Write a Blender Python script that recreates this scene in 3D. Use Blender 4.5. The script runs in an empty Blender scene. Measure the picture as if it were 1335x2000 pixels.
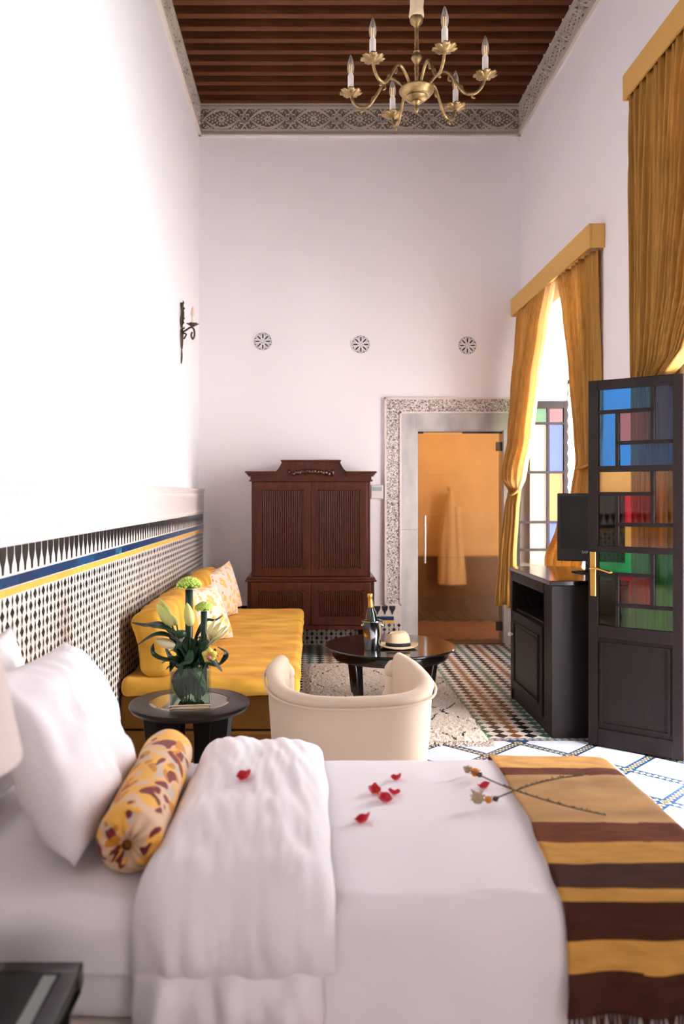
import bpy, math, random
from mathutils import Vector, Matrix, noise
from math import sin, cos, pi, radians as R, sqrt, atan2
random.seed(7)
SC = bpy.context.scene
COL = SC.collection

# ------------------------------------------------------------------ camera
CZ = 1.47
cam_data = bpy.data.cameras.new('camera')
cam = bpy.data.objects.new('camera', cam_data); COL.objects.link(cam)
cam.location = (0, 0, CZ); cam.rotation_euler = (R(90), 0, 0)
cam_data.sensor_fit = 'VERTICAL'; cam_data.sensor_height = 36; cam_data.sensor_width = 24
cam_data.lens = 1580 * 36 / 2000
cam_data.shift_x = 62.5 / 2000; cam_data.shift_y = -32 / 2000
cam_data.clip_start = 0.05
cam_data.dof.use_dof = True; cam_data.dof.focus_distance = 4.4; cam_data.dof.aperture_fstop = 2.4
SC.camera = cam

# ------------------------------------------------------------------ sky, daylight, exposure
w = bpy.data.worlds.new('sky'); SC.world = w; w.use_nodes = True
bg = w.node_tree.nodes['Background']
bg.inputs[0].default_value = (0.96, 0.948, 0.975, 1); bg.inputs[1].default_value = 23.5
SC.view_settings.view_transform = 'Standard'; SC.view_settings.look = 'None'
SC.view_settings.exposure = 0.18; SC.view_settings.gamma = 1.0
SC.view_settings.use_curve_mapping = False
SC.cycles.use_denoising = True
SC.cycles.max_bounces = 10; SC.cycles.diffuse_bounces = 6; SC.cycles.glossy_bounces = 4
SC.cycles.transmission_bounces = 8; SC.cycles.transparent_max_bounces = 12
SC.cycles.sample_clamp_indirect = 8.0
SC.cycles.caustics_reflective = False; SC.cycles.caustics_refractive = False

# room dimensions (metres; camera at x=0, y=0)
XL, XR, YB, YF, ZC = -1.10, 2.08, 8.0, -1.6, 5.34
XO = 2.50                       # outer face of the thick right wall
WINS = [(6.00, 7.66, 3.12), (3.28, 4.46, 3.80), (-1.45, -1.14, 3.6)]   # y0, y1, head height; last opening is unseen, added for fill light
for k, (a, b, h) in enumerate(WINS):
    ld = bpy.data.lights.new('daylight_portal', 'AREA'); ld.shape = 'RECTANGLE'
    ld.size = h; ld.size_y = b - a; ld.cycles.is_portal = True
    lo = bpy.data.objects.new('daylight_portal', ld); COL.objects.link(lo)
    lo.location = (XO + 0.05, (a + b) / 2, h / 2); lo.rotation_euler = (0, R(90), 0)

# ------------------------------------------------------------------ helpers
def lin(c):
    c = c / 255.0
    return c / 12.92 if c <= 0.04045 else ((c + 0.055) / 1.055) ** 2.4
def rgb(r, g, b): return (lin(r), lin(g), lin(b), 1)

def mat(name, col, rough=0.5, metal=0.0, var=0.0, vscale=8.0, bump=0.0, bscale=60.0, sheen=0.0, trans=0.0,
        ior=1.45, coat=0.0, spec=0.5, stretch=None, col2=None, emit=None, estr=0.0, translucent=0.0, bdist=0.004, tcol=None):
    m = bpy.data.materials.new(name); m.use_nodes = True
    nt = m.node_tree; N = nt.nodes; L = nt.links
    p = N['Principled BSDF']
    c = rgb(*col)
    p.inputs['Base Color'].default_value = c
    p.inputs['Roughness'].default_value = rough; p.inputs['Metallic'].default_value = metal
    p.inputs['IOR'].default_value = ior; p.inputs['Specular IOR Level'].default_value = spec
    p.inputs['Transmission Weight'].default_value = trans
    p.inputs['Coat Weight'].default_value = coat; p.inputs['Coat Roughness'].default_value = 0.08
    if sheen:
        p.inputs['Sheen Weight'].default_value = sheen; p.inputs['Sheen Roughness'].default_value = 0.4
        p.inputs['Sheen Tint'].default_value = tuple(min(1, x * 1.5 + 0.1) for x in c[:3]) + (1,)
    if emit:
        p.inputs['Emission Color'].default_value = rgb(*emit); p.inputs['Emission Strength'].default_value = estr
    tc = N.new('ShaderNodeTexCoord'); src = tc.outputs['Object']
    if stretch:
        mp = N.new('ShaderNodeMapping'); mp.inputs['Scale'].default_value = stretch
        L.new(src, mp.inputs[0]); src = mp.outputs[0]
    colsock = None
    if var or col2:
        n = N.new('ShaderNodeTexNoise'); n.inputs['Scale'].default_value = vscale; n.inputs['Detail'].default_value = 5
        L.new(src, n.inputs['Vector'])
        r = N.new('ShaderNodeValToRGB')
        if col2:
            r.color_ramp.elements[0].color = c; r.color_ramp.elements[1].color = rgb(*col2)
        else:
            r.color_ramp.elements[0].color = tuple(max(0, x * (1 - var)) for x in c[:3]) + (1,)
            r.color_ramp.elements[1].color = tuple(min(1, x * (1 + var)) for x in c[:3]) + (1,)
        r.color_ramp.elements[0].position = 0.3; r.color_ramp.elements[1].position = 0.7
        L.new(n.outputs['Fac'], r.inputs[0]); colsock = r.outputs[0]
        L.new(colsock, p.inputs['Base Color'])
    if bump:
        n2 = N.new('ShaderNodeTexNoise'); n2.inputs['Scale'].default_value = bscale; n2.inputs['Detail'].default_value = 4
        L.new(src, n2.inputs['Vector'])
        b = N.new('ShaderNodeBump'); b.inputs['Strength'].default_value = bump; b.inputs['Distance'].default_value = bdist
        L.new(n2.outputs['Fac'], b.inputs['Height']); L.new(b.outputs[0], p.inputs['Normal'])
    if translucent:
        t = N.new('ShaderNodeBsdfTranslucent'); t.inputs['Color'].default_value = rgb(*tcol) if tcol else c
        mx = N.new('ShaderNodeMixShader'); mx.inputs[0].default_value = translucent
        L.new(p.outputs[0], mx.inputs[1]); L.new(t.outputs[0], mx.inputs[2])
        L.new(mx.outputs[0], N['Material Output'].inputs[0])
    return m

INV = {}
def _reg(o, parent, matrix=None):
    COL.objects.link(o)
    if parent is not None:
        o.parent = parent; INV[o.name] = INV[parent.name]
    else:
        INV[o.name] = (matrix or Matrix()).inverted()

def tag(o, label=None, cat=None, group=None, kind=None):
    if label: o['label'] = label
    if cat: o['category'] = cat
    if group: o['group'] = group
    if kind: o['kind'] = kind
    return o

def thing(name, label, cat, loc=(0, 0, 0), rz=0.0, group=None, kind=None):
    o = bpy.data.objects.new(name, None); o.empty_display_size = 0.1
    mw = Matrix.Translation(loc) @ Matrix.Rotation(rz, 4, 'Z')
    o.location = loc; o.rotation_euler = (0, 0, rz)
    _reg(o, None, mw)
    return tag(o, label, cat, group, kind)

class B:
    """collects geometry, then links it as one mesh object"""
    def __init__(s): s.v = []; s.f = []; s.m = []; s.mi = 0
    def add(s, vs, fs, mi=None):
        o = len(s.v); s.v += [tuple(x) for x in vs]
        for f in fs: s.f.append(tuple(i + o for i in f)); s.m.append(s.mi if mi is None else mi)
        return s
    def box(s, x0, x1, y0, y1, z0, z1, M=None, mi=None):
        vs = [Vector((x, y, z)) for x in (x0, x1) for y in (y0, y1) for z in (z0, z1)]
        if M is not None: vs = [M @ q for q in vs]
        return s.add(vs, [(0, 1, 3, 2), (4, 6, 7, 5), (0, 4, 5, 1), (2, 3, 7, 6), (0, 2, 6, 4), (1, 5, 7, 3)], mi)
    def prism(s, poly, fn, a, b, mi=None):
        """poly: 2-D outline; fn(u, v, t) -> point; extruded from t=a to t=b"""
        n = len(poly)
        vs = [fn(u, v, a) for u, v in poly] + [fn(u, v, b) for u, v in poly]
        fs = [tuple(range(n - 1, -1, -1)), tuple(range(n, 2 * n))]
        fs += [(i, (i + 1) % n, n + (i + 1) % n, n + i) for i in range(n)]
        return s.add(vs, fs, mi)
    def lathe(s, prof, c=(0, 0, 0), seg=24, M=None, mi=None, wob=None):
        vs = []; fs = []; n = len(prof)
        for j in range(seg):
            a = 2 * pi * j / seg
            for r, z in prof:
                rr = r * (wob(a, z) if wob else 1)
                q = Vector((rr * cos(a), rr * sin(a), z))
                if M is not None: q = M @ q
                vs.append(q + Vector(c))
        for j in range(seg):
            k = (j + 1) % seg
            for i in range(n - 1):
                fs.append((j * n + i, k * n + i, k * n + i + 1, j * n + i + 1))
        if prof[0][0] > 1e-4: fs.append(tuple(j * n for j in range(seg - 1, -1, -1)))
        if prof[-1][0] > 1e-4: fs.append(tuple(j * n + n - 1 for j in range(seg)))
        return s.add(vs, fs, mi)
    def tube(s, path, rad, seg=8, mi=None, cap=True, flat=None):
        P = [Vector(p) for p in path]; n = len(P)
        rs = rad if isinstance(rad, (list, tuple)) else [rad] * n
        vs = []; fs = []; up = None
        for i in range(n):
            t = (P[min(i + 1, n - 1)] - P[max(i - 1, 0)]).normalized()
            if up is None:
                up = t.orthogonal().normalized()
            else:
                up = (up - t * up.dot(t)); up = up.normalized() if up.length > 1e-6 else t.orthogonal().normalized()
            sd = t.cross(up)
            for j in range(seg):
                a = 2 * pi * j / seg
                vs.append(P[i] + (up * cos(a) + sd * sin(a)) * rs[i])
        for i in range(n - 1):
            for j in range(seg):
                k = (j + 1) % seg
                fs.append((i * seg + j, i * seg + k, (i + 1) * seg + k, (i + 1) * seg + j))
        if cap:
            fs.append(tuple(range(seg - 1, -1, -1))); fs.append(tuple((n - 1) * seg + j for j in range(seg)))
        return s.add(vs, fs, mi)
    def ribbon(s, pts, wd, fn, a, b, closed=False, mi=None):
        """flat strap of width wd along a 2-D polyline, raised from t=a to t=b"""
        n = len(pts); L = []; Rr = []
        for i in range(n):
            p0 = pts[(i - 1) % n] if (closed or i > 0) else pts[i]
            p1 = pts[(i + 1) % n] if (closed or i < n - 1) else pts[i]
            dx, dy = p1[0] - p0[0], p1[1] - p0[1]; l = math.hypot(dx, dy) or 1
            nx, ny = -dy / l * wd / 2, dx / l * wd / 2
            L.append((pts[i][0] + nx, pts[i][1] + ny)); Rr.append((pts[i][0] - nx, pts[i][1] - ny))
        vs = []
        for i in range(n):
            vs += [fn(*L[i], a), fn(*L[i], b), fn(*Rr[i], b), fn(*Rr[i], a)]
        fs = []
        for i in range(n if closed else n - 1):
            k = (i + 1) % n
            for e in range(3): fs.append((i * 4 + e, k * 4 + e, k * 4 + e + 1, i * 4 + e + 1))
        return s.add(vs, fs, mi)
    def grid(s, nu, nv, fn, mi=None, mfn=None, closed_u=False):
        vs = [fn(i / nu, j / nv) for i in range(nu + 1) for j in range(nv + 1)]
        o = len(s.v); s.v += [tuple(x) for x in vs]
        for i in range(nu):
            for j in range(nv):
                a = o + i * (nv + 1) + j
                s.f.append((a, a + nv + 1, a + nv + 2, a + 1))
                s.m.append(mfn((i + .5) / nu, (j + .5) / nv) if mfn else (s.mi if mi is None else mi))
        return s
    def build(s, name, mats, parent=None, smooth=False, bevel=0.0, bseg=2, solid=0.0, sub=0, local=False, label=None, cat=None, group=None, kind=None, angle=None):
        mats = mats if isinstance(mats, (list, tuple)) else [mats]
        me = bpy.data.meshes.new(name)
        vs = s.v
        loc = None
        if parent is not None and not local:
            iv = INV[parent.name]; vs = [tuple(iv @ Vector(q)) for q in vs]
        elif parent is None and not local:
            xs, ys, zs = zip(*vs)
            loc = Vector(((min(xs) + max(xs)) / 2, (min(ys) + max(ys)) / 2, min(zs)))
            vs = [tuple(Vector(q) - loc) for q in vs]
        me.from_pydata(vs, [], s.f)
        for m in mats: me.materials.append(m)
        if len(mats) > 1: me.polygons.foreach_set('material_index', s.m)
        if smooth:
            me.polygons.foreach_set('use_smooth', [True] * len(me.polygons))
            if angle: me.set_sharp_from_angle(angle=angle)
        me.update()
        import bmesh
        bm = bmesh.new(); bm.from_mesh(me); bmesh.ops.remove_doubles(bm, verts=bm.verts, dist=1e-5)
        bmesh.ops.recalc_face_normals(bm, faces=bm.faces); bm.to_mesh(me); bm.free()
        o = bpy.data.objects.new(name, me)
        _reg(o, parent, Matrix.Translation(loc) if loc is not None else None)
        if loc is not None: o.location = loc
        if solid:
            q = o.modifiers.new('solid', 'SOLIDIFY'); q.thickness = solid; q.offset = 0
        if bevel:
            q = o.modifiers.new('bevel', 'BEVEL'); q.width = bevel; q.segments = bseg; q.limit_method = 'ANGLE'; q.angle_limit = R(35)
            me.polygons.foreach_set('use_smooth', [True] * len(me.polygons)); me.set_sharp_from_angle(angle=R(40))
        if sub:
            q = o.modifiers.new('sub', 'SUBSURF'); q.levels = sub; q.render_levels = sub
        return tag(o, label, cat, group, kind)

def place(name, me, parent, M):
    """a copy of a shared mesh as a part of parent; M in world space"""
    o = bpy.data.objects.new(name, me); COL.objects.link(o)
    o.parent = parent; INV[o.name] = INV[parent.name]
    o.matrix_local = INV[parent.name] @ M
    return o

def copy_tree(o, parent=None):
    c = o.copy(); COL.objects.link(c); c.parent = parent
    for ch in list(o.children): copy_tree(ch, c)
    return c

def smooth_path(pts, n=8):
    P = [Vector(p) for p in pts]; out = []
    for i in range(len(P) - 1):
        p0 = P[max(i - 1, 0)]; p1 = P[i]; p2 = P[i + 1]; p3 = P[min(i + 2, len(P) - 1)]
        for k in range(n):
            t = k / n
            out.append(0.5 * ((2 * p1) + (-p0 + p2) * t + (2 * p0 - 5 * p1 + 4 * p2 - p3) * t * t + (-p0 + 3 * p1 - 3 * p2 + p3) * t ** 3))
    out.append(P[-1]); return out

def nz(x, y, z=0.0): return noise.noise(Vector((x, y, z)))

# ------------------------------------------------------------------ materials
M_wall = mat('white_plaster', (250, 247, 249), 0.85, bump=0.05, bscale=40)
M_plaster = mat('carved_plaster', (226, 214, 206), 0.8, bump=0.3, bscale=70)
M_frieze = mat('frieze_plaster', (206, 196, 180), 0.8)
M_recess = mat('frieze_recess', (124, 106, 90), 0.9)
M_beam = mat('beam_wood', (92, 52, 30), 0.6, spec=.2, var=0.35, vscale=6, stretch=(0.6, 8, 8))
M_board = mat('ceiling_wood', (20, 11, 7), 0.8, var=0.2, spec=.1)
M_ivory = mat('ivory_tile', (216, 206, 197), 0.35, var=0.05, vscale=25)
M_black = mat('black_tile', (30, 30, 32), 0.25, var=0.3, vscale=30)
M_brownt = mat('brown_tile', (124, 76, 40), 0.3, var=0.2, vscale=30)
M_green = mat('green_tile', (36, 92, 78), 0.3, var=0.25, vscale=30)
M_blue = [mat('blue_tile', c, 0.2, var=0.25, vscale=30) for c in ((22, 56, 92), (30, 74, 112), (18, 44, 80), (52, 94, 118))]
M_yellow = mat('yellow_tile', (226, 170, 74), 0.35, var=0.1, vscale=20)
M_bluef = mat('blue_mosaic', (26, 66, 108), 0.35, var=0.15)
M_pale = mat('pale_yellow_mosaic', (240, 216, 158), 0.35)
M_marble = mat('white_marble', (226, 228, 236), 0.28, col2=(190, 196, 206), vscale=3.5)
M_marble2 = mat('veined_marble', (206, 202, 197), 0.3, col2=(150, 148, 146), vscale=4.0, stretch=(1.0, 1, 0.5))
M_dark = mat('dark_stained_wood', (27, 19, 18), 0.42, spec=0.22, var=0.2, vscale=10, stretch=(6, 6, 0.6))
M_gloss = mat('black_lacquer', (16, 11, 10), 0.14, coat=0.35)
M_mahog = mat('mahogany', (74, 31, 14), 0.4, var=0.35, vscale=7, stretch=(6, 6, 0.7), coat=0.06, spec=.3)
M_mahogd = mat('mahogany_reeded', (84, 42, 26), 0.45, spec=.3, var=0.3, vscale=9, stretch=(5, 5, 0.6))
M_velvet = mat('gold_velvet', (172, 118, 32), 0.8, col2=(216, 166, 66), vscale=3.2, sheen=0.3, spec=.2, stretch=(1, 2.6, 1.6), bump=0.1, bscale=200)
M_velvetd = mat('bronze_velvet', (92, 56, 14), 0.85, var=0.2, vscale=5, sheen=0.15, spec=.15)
M_curt = mat('gold_curtain', (192, 144, 70), 0.8, var=0.24, vscale=60, translucent=0.24, stretch=(1, 1, 0.05), tcol=(232, 196, 128))
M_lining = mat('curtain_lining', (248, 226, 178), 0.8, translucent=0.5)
M_pelmet = mat('gold_upholstery', (210, 164, 88), 0.8, sheen=0.2, bump=0.1, bscale=300)
M_linen = mat('white_linen', (232, 226, 228), 0.85, sheen=0.15, bump=0.06, bscale=300)
M_linen2 = mat('white_cotton', (232, 226, 228), 0.85, sheen=0.15, bump=0.05, bscale=300)
M_skirt = mat('beige_bed_skirt', (196, 182, 172), 0.9)
M_cream = mat('cream_velour', (200, 180, 158), 0.85, sheen=0.3, bump=0.05, bscale=200)
M_brass = mat('aged_brass', (150, 124, 84), 0.42, metal=0.85, var=0.45, vscale=28, bump=.3, bscale=60)
M_gold = mat('brass', (206, 162, 88), 0.25, metal=1.0)
M_bronze = mat('dark_bronze', (84, 66, 50), 0.5, metal=0.7, var=0.3, vscale=40)
M_steel = mat('steel', (205, 208, 212), 0.12, metal=1.0)
M_candle = mat('candle_sleeve', (240, 234, 224), 0.6)
M_glass = mat('clear_glass', (250, 252, 252), 0.0, trans=1.0, ior=1.45)
M_cloth = mat('cream_cloth', (226, 206, 170), 0.9, bump=0.5, bscale=40, bdist=0.01)
def thin_glass(name, col, rough=0.03, tint=1.0, ior=1.5):
    """window pane: tinted see-through with a mirror-like surface"""
    m = bpy.data.materials.new(name); m.use_nodes = True; nt = m.node_tree; N = nt.nodes; L = nt.links
    N.remove(N['Principled BSDF'])
    t = N.new('ShaderNodeBsdfTransparent'); t.inputs[0].default_value = tuple(sqrt(q) for q in rgb(*col))      # two faces tint twice
    g = N.new('ShaderNodeBsdfGlossy'); g.inputs[1].default_value = rough
    f = N.new('ShaderNodeFresnel'); f.inputs[0].default_value = ior
    x = N.new('ShaderNodeMixShader')
    L.new(f.outputs[0], x.inputs[0]); L.new(t.outputs[0], x.inputs[1]); L.new(g.outputs[0], x.inputs[2])
    L.new(x.outputs[0], N['Material Output'].inputs[0]); return m
G_blue = thin_glass('blue_glass', (20, 150, 246)); G_violet = thin_glass('violet_glass', (110, 130, 206))
G_mauve = thin_glass('mauve_glass', (170, 110, 124)); G_amber = thin_glass('amber_glass', (250, 200, 100))
G_smoke = thin_glass('smoked_glass', (120, 96, 70)); G_red = thin_glass('red_glass', (226, 40, 60))
G_green = thin_glass('green_glass', (60, 214, 124)); G_dgreen = thin_glass('dark_green_glass', (40, 100, 66))
D_blue = thin_glass('deep_blue_glass', (10, 110, 226)); D_red = thin_glass('deep_red_glass', (196, 60, 70)); D_green = thin_glass('deep_green_glass', (60, 160, 60)); D_amber = thin_glass('deep_amber_glass', (240, 170, 40)); D_clear = thin_glass('cream_glass', (232, 220, 200))
G_clear = thin_glass('window_glass', (240, 242, 240))
G_bulb = thin_glass('bulb_glass', (244, 242, 238), ior=1.6)
_n = G_bulb.node_tree.nodes; _l = G_bulb.node_tree.links; _d = _n.new('ShaderNodeBsdfDiffuse'); _d.inputs[0].default_value = rgb(240, 236, 230); _x = _n.new('ShaderNodeMixShader'); _x.inputs[0].default_value = .2
_l.new(_n['Mix Shader'].outputs[0], _x.inputs[1]); _l.new(_d.outputs[0], _x.inputs[2]); _l.new(_x.outputs[0], _n['Material Output'].inputs[0])

# ------------------------------------------------------------------ structure: floor, walls, ceiling
fl = B().box(XL - .25, XO + .02, YF - .1, YB + .0, -.08, 0).build('floor', M_ivory, label='white mosaic floor with coloured diamond tiles and marble squares', cat='floor', kind='structure')
B().box(XL - .25, XL, YF - .1, YB + .2, 0, ZC + .25).build('wall_left', M_wall, label='tall white plaster wall above the mosaic dado on the left', cat='wall', kind='structure')
DX0, DX1, DZ = 1.053, 1.924, 2.118
b = B(); b.box(XL, DX0, YB, YB + .2, 0, ZC + .25); b.box(DX1, XO, YB, YB + .2, 0, ZC + .25); b.box(DX0, DX1, YB, YB + .2, DZ, ZC + .25)
b.build('wall_back', M_wall, label='tall white end wall with three round vents and a glass door', cat='wall', kind='structure')
b = B(); ys = [YB] ; prev = YB
for (a, c, h) in WINS:
    b.box(XR, XO, c, prev, 0, ZC + .25); b.box(XR, XO, a, c, h, ZC + .25); prev = a
b.box(XR, XO, YF - .1, prev, 0, ZC + .25); b.box(XR, XO, WINS[0][0], WINS[0][1], 0, .70)     # unseen sill, added to block low daylight from the far window
b.build('wall_right', M_wall, label='white window wall on the right with gold curtains', cat='wall', kind='structure')
B().box(XL, XR, YF - .1, YF, 0, ZC + .25).build('wall_front', M_wall, label='white plaster wall behind the camera', cat='wall', kind='structure')
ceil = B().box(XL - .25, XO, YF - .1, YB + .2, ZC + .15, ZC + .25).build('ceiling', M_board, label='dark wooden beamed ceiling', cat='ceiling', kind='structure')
me0 = None
y = 7.955
while y > YF:
    if me0 is None:
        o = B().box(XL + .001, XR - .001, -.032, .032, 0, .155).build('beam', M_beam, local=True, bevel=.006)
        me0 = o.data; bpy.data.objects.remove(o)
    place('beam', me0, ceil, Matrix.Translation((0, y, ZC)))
    y -= .178
gr = B().box(XO, XO + .35, -2, 9, -.12, -.02).build('courtyard_ground', mat('courtyard_paving', (196, 190, 184), 0.8, var=.1, vscale=3), label='pale courtyard paving outside the window wall', cat='ground', kind='structure')

# ------------------------------------------------------------------ floor tiles
def diamond_mesh(name, hx, hy, t, m, ch=.12):
    """a small bevelled diamond tile lying flat, top at z=t"""
    q = [(hx, 0), (0, hy), (-hx, 0), (0, -hy)]
    k = 1 - ch
    b = B(); b.add([(x, y_, 0) for x, y_ in q] + [(x * k, y_ * k, t) for x, y_ in q],
                   [(4, 5, 6, 7)] + [(i, (i + 1) % 4, 4 + (i + 1) % 4, 4 + i) for i in range(4)])
    me = bpy.data.meshes.new(name); me.from_pydata(b.v, [], b.f); me.materials.append(m); return me
TP = .09
fcols = [M_green, M_black, M_brownt, M_black]
fmesh = [diamond_mesh('tile', TP / 2 * .98, TP / 2 * .98, .002, c, .05) for c in fcols]
cand = []
i0 = int((XL) / TP); i1 = int(XR / TP)
for i in range(i0, i1 + 1):
    for j in range(int(4.92 / TP) + 1, int(7.95 / TP) + 1):
        x, y = i * TP, j * TP
        if x < XL + .06 or x > XR - .06: continue
        inv = not (-.15 < x < 1.08 and y < 6.95) and x > -.1 and not (x > 1.45 and y < 5.9)   # in view
        cand.append((0 if inv else 1, y, x, i % 4))
cand.sort()
for k, (nv, y, x, ci) in enumerate(cand[:300]): place('tile', fmesh[ci], fl, Matrix.Translation((x, y, 0)))
b = B()
for nv, y, x, ci in cand[300:]:
    h = TP / 2 * .98
    b.add([(x + h, y, .002), (x, y + h, .002), (x - h, y, .002), (x, y - h, .002)], [(0, 1, 2, 3)], mi=ci)
b.build('tile_field', fcols, fl, kind='stuff')
# diagonal mosaic straps between marble squares (near part of the floor)
U0, V0, PU = 6.036, -3.564, .465
SW = .030                                    # half width of a strap measured across
def uv2xy(u, v): return ((u + v) / 2, (u - v) / 2)
hs = SW * sqrt(2)
mq = (PU / 2 - hs)
mp = [(mq, 0), (0, mq), (-mq, 0), (0, -mq)]
me = bpy.data.meshes.new('marble_tile')
k = .985; me.from_pydata([(x, y_, 0) for x, y_ in mp] + [(x * k, y_ * k, .004) for x, y_ in mp], [], [(4, 5, 6, 7)] + [(i, (i + 1) % 4, 4 + (i + 1) % 4, 4 + i) for i in range(4)])
me.materials.append(M_marble)
YM = 4.84
bb = B(); bb.box(XL, XR, YM, YM + .055, 0, .0015, mi=0)
half = B()
def clip(poly, f):
    out = []
    for i in range(len(poly)):
        a, c = poly[i], poly[(i + 1) % len(poly)]; fa, fc = f(a), f(c)
        if fa >= 0: out.append(a)
        if (fa >= 0) != (fc >= 0):
            t = fa / (fa - fc); out.append((a[0] + (c[0] - a[0]) * t, a[1] + (c[1] - a[1]) * t))
    return out
for iu in range(-14, 8):
    for iv in range(-8, 14):
        cx, cy = uv2xy(U0 + (iu + .5) * PU, V0 + (iv + .5) * PU)
        if cy < 2.2 or cy > YM + .25 or cx < XL - .2 or cx > XO + .2: continue
        if cy + mq < YM and cx - mq > XL and cx + mq < XO:
            place('marble_tile', me, fl, Matrix.Translation((cx, cy, 0)))
        else:
            p = [(cx + a, cy + c) for a, c in mp]
            for f in (lambda q: YM - .004 - q[1], lambda q: q[0] - XL - .05, lambda q: XO - .01 - q[0]): p = clip(p, f) if p else p
            if len(p) > 2: B().prism(p, lambda u, v, t: (u, v, t), 0, .004).build('marble_tile', M_marble, fl)
# straps: blue bed, pale chain links, brown centres
def strap(u_const, const, lo, hi):
    """strap along v (or u) at constant u (or v)"""
    n = int((hi - lo) / .045)
    for i in range(n + 1):
        t = lo + i * (hi - lo) / max(1, n)
        for (s, off) in ((.5, 0),):
            c = (u_const + 0, t) if const == 'u' else (t, u_const)
            x, y = uv2xy(*c)
            if not (XL + .06 < x < XO - .03 and 2.3 < y < YM - .01): continue
            for du, dv, ru, rv, mi in ((0, .0, .026, .0, 1),):
                pass
            def P(al, ac):
                uu, vv = (c[0] + ac, c[1] + al) if const == 'u' else (c[0] + al, c[1] + ac)
                return uv2xy(uu, vv) + (.0025,)
            h = hs * .62; l = .0225
            for sg in (-1, 1):
                bb.add([P(-l, 0), P(0, sg * h), P(l, 0), P(0, sg * h * .36)], [(0, 1, 2, 3)], mi=1)
            bb.add([P(-l * .5, 0), P(0, h * .3), P(l * .5, 0), P(0, -h * .3)], [(0, 1, 2, 3)], mi=2)
for iu in range(-14, 8):
    u = U0 + iu * PU
    for s in range(-8, 14):
        v0 = V0 + s * PU
        cx, cy = uv2xy(u, v0 + PU / 2)
        if 2.0 < cy < YM + .2 and XL - .2 < cx < XO + .2: strap(u, 'u', v0 + .02, v0 + PU - .02)
for iv in range(-8, 14):
    v = V0 + iv * PU
    for s in range(-14, 8):
        u0 = U0 + s * PU
        cx, cy = uv2xy(u0 + PU / 2, v)
        if 2.0 < cy < YM + .2 and XL - .2 < cx < XO + .2: strap(v, 'v', u0 + .02, u0 + PU - .02)
x = XL + .03
while x < XR:
    for sg in (-1, 1):
        bb.add([(x - .022, YM + .027, .003), (x, YM + .027 + sg * .02, .003), (x + .022, YM + .027, .003), (x, YM + .027 + sg * .007, .003)], [(0, 1, 2, 3)], mi=1)
    x += .045
bb.box(XL, XO, 2.2, YM, -.01, .0012, mi=0)
bb.build('mosaic_straps', [M_bluef, M_pale, M_brownt], fl, kind='stuff')

# ------------------------------------------------------------------ zellige dado on the left wall
DT = .045
XD = XL + DT
dado = B().box(XL, XD, YF, YB - .001, 0, 1.295).build('trim_1', M_ivory, label='black and white mosaic tile dado along the left wall', cat='tile dado', kind='structure')
pb = B(); pb.box(XL, XD + .004, YF, YB - .001, 1.295, 1.525)
for z0, z1, e in ((1.515, 1.535, .014), (1.492, 1.498, .008), (1.455, 1.462, .008), (1.33, 1.337, .008), (1.30, 1.306, .008)): pb.box(XL, XD + e, YF, YB - .001, z0, z1)
pb.build('carved_band', mat('carved_white_plaster', (234, 222, 217), .85, bump=1.0, bscale=55, bdist=.03), dado)
bead = diamond_mesh('bead', .022, .014, .006, M_plaster, .5)
RX = Matrix.Rotation(R(90), 4, 'Z') @ Matrix.Rotation(R(90), 4, 'X')     # flat (x,y,+z) -> (wall y, wall z, +x)
bd = B(); y = 2.3
while y < 7.97:
    for z in (1.477, 1.318):
        q = [RX @ Vector(p.co) for p in bead.vertices]
        bd.add([(a.x + XD + .003, a.y + y, a.z + z) for a in q], [tuple(f.vertices) for f in bead.polygons])
    y += .05
bd.build('bead_rows', M_plaster, dado, kind='stuff')
# bottle tiles
BP = .073
bo = [(-.46, 1), (.46, 1), (.44, .72), (.34, .5), (.16, .3), (.08, 0), (-.08, 0), (-.16, .3), (-.34, .5), (-.44, .72)]
def bottle_mesh(w_, h_):
    n = len(bo); vs = [(u * w_, v * h_, 0) for u, v in bo] + [(u * w_ * .95, (v - .5) * .97 * h_ + h_ / 2, .003) for u, v in bo]
    me = bpy.data.meshes.new('bottle_tile'); me.from_pydata(vs, [], [tuple(range(n, 2 * n))] + [(i, (i + 1) % n, n + (i + 1) % n, n + i) for i in range(n)])
    me.materials.append(M_black); return me
bm_ = bottle_mesh(BP * .92, .098)
y = YB - .04
while y > 1.9:
    place('bottle_tile', bm_, dado, Matrix.Translation((XD, y, 1.194)) @ RX); y -= BP
def slab_mesh(name, l, h, t, m):
    b = B(); b.box(-l / 2, l / 2, -h / 2, h / 2, 0, t); me = bpy.data.meshes.new(name); me.from_pydata(b.v, [], b.f); me.materials.append(m); return me
bl = [slab_mesh('blue_tile', .143, .037, .004, m) for m in M_blue]
yl = slab_mesh('yellow_tile', .143, .025, .004, M_yellow)
y = YB - .08
while y > 1.8:
    place('blue_tile', bl[random.choice((0, 0, 1, 2, 0, 1, 3))], dado, Matrix.Translation((XD, y, 1.168)) @ RX)
    place('yellow_tile', yl, dado, Matrix.Translation((XD, y, 1.132)) @ RX)
    y -= .1445
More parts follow.
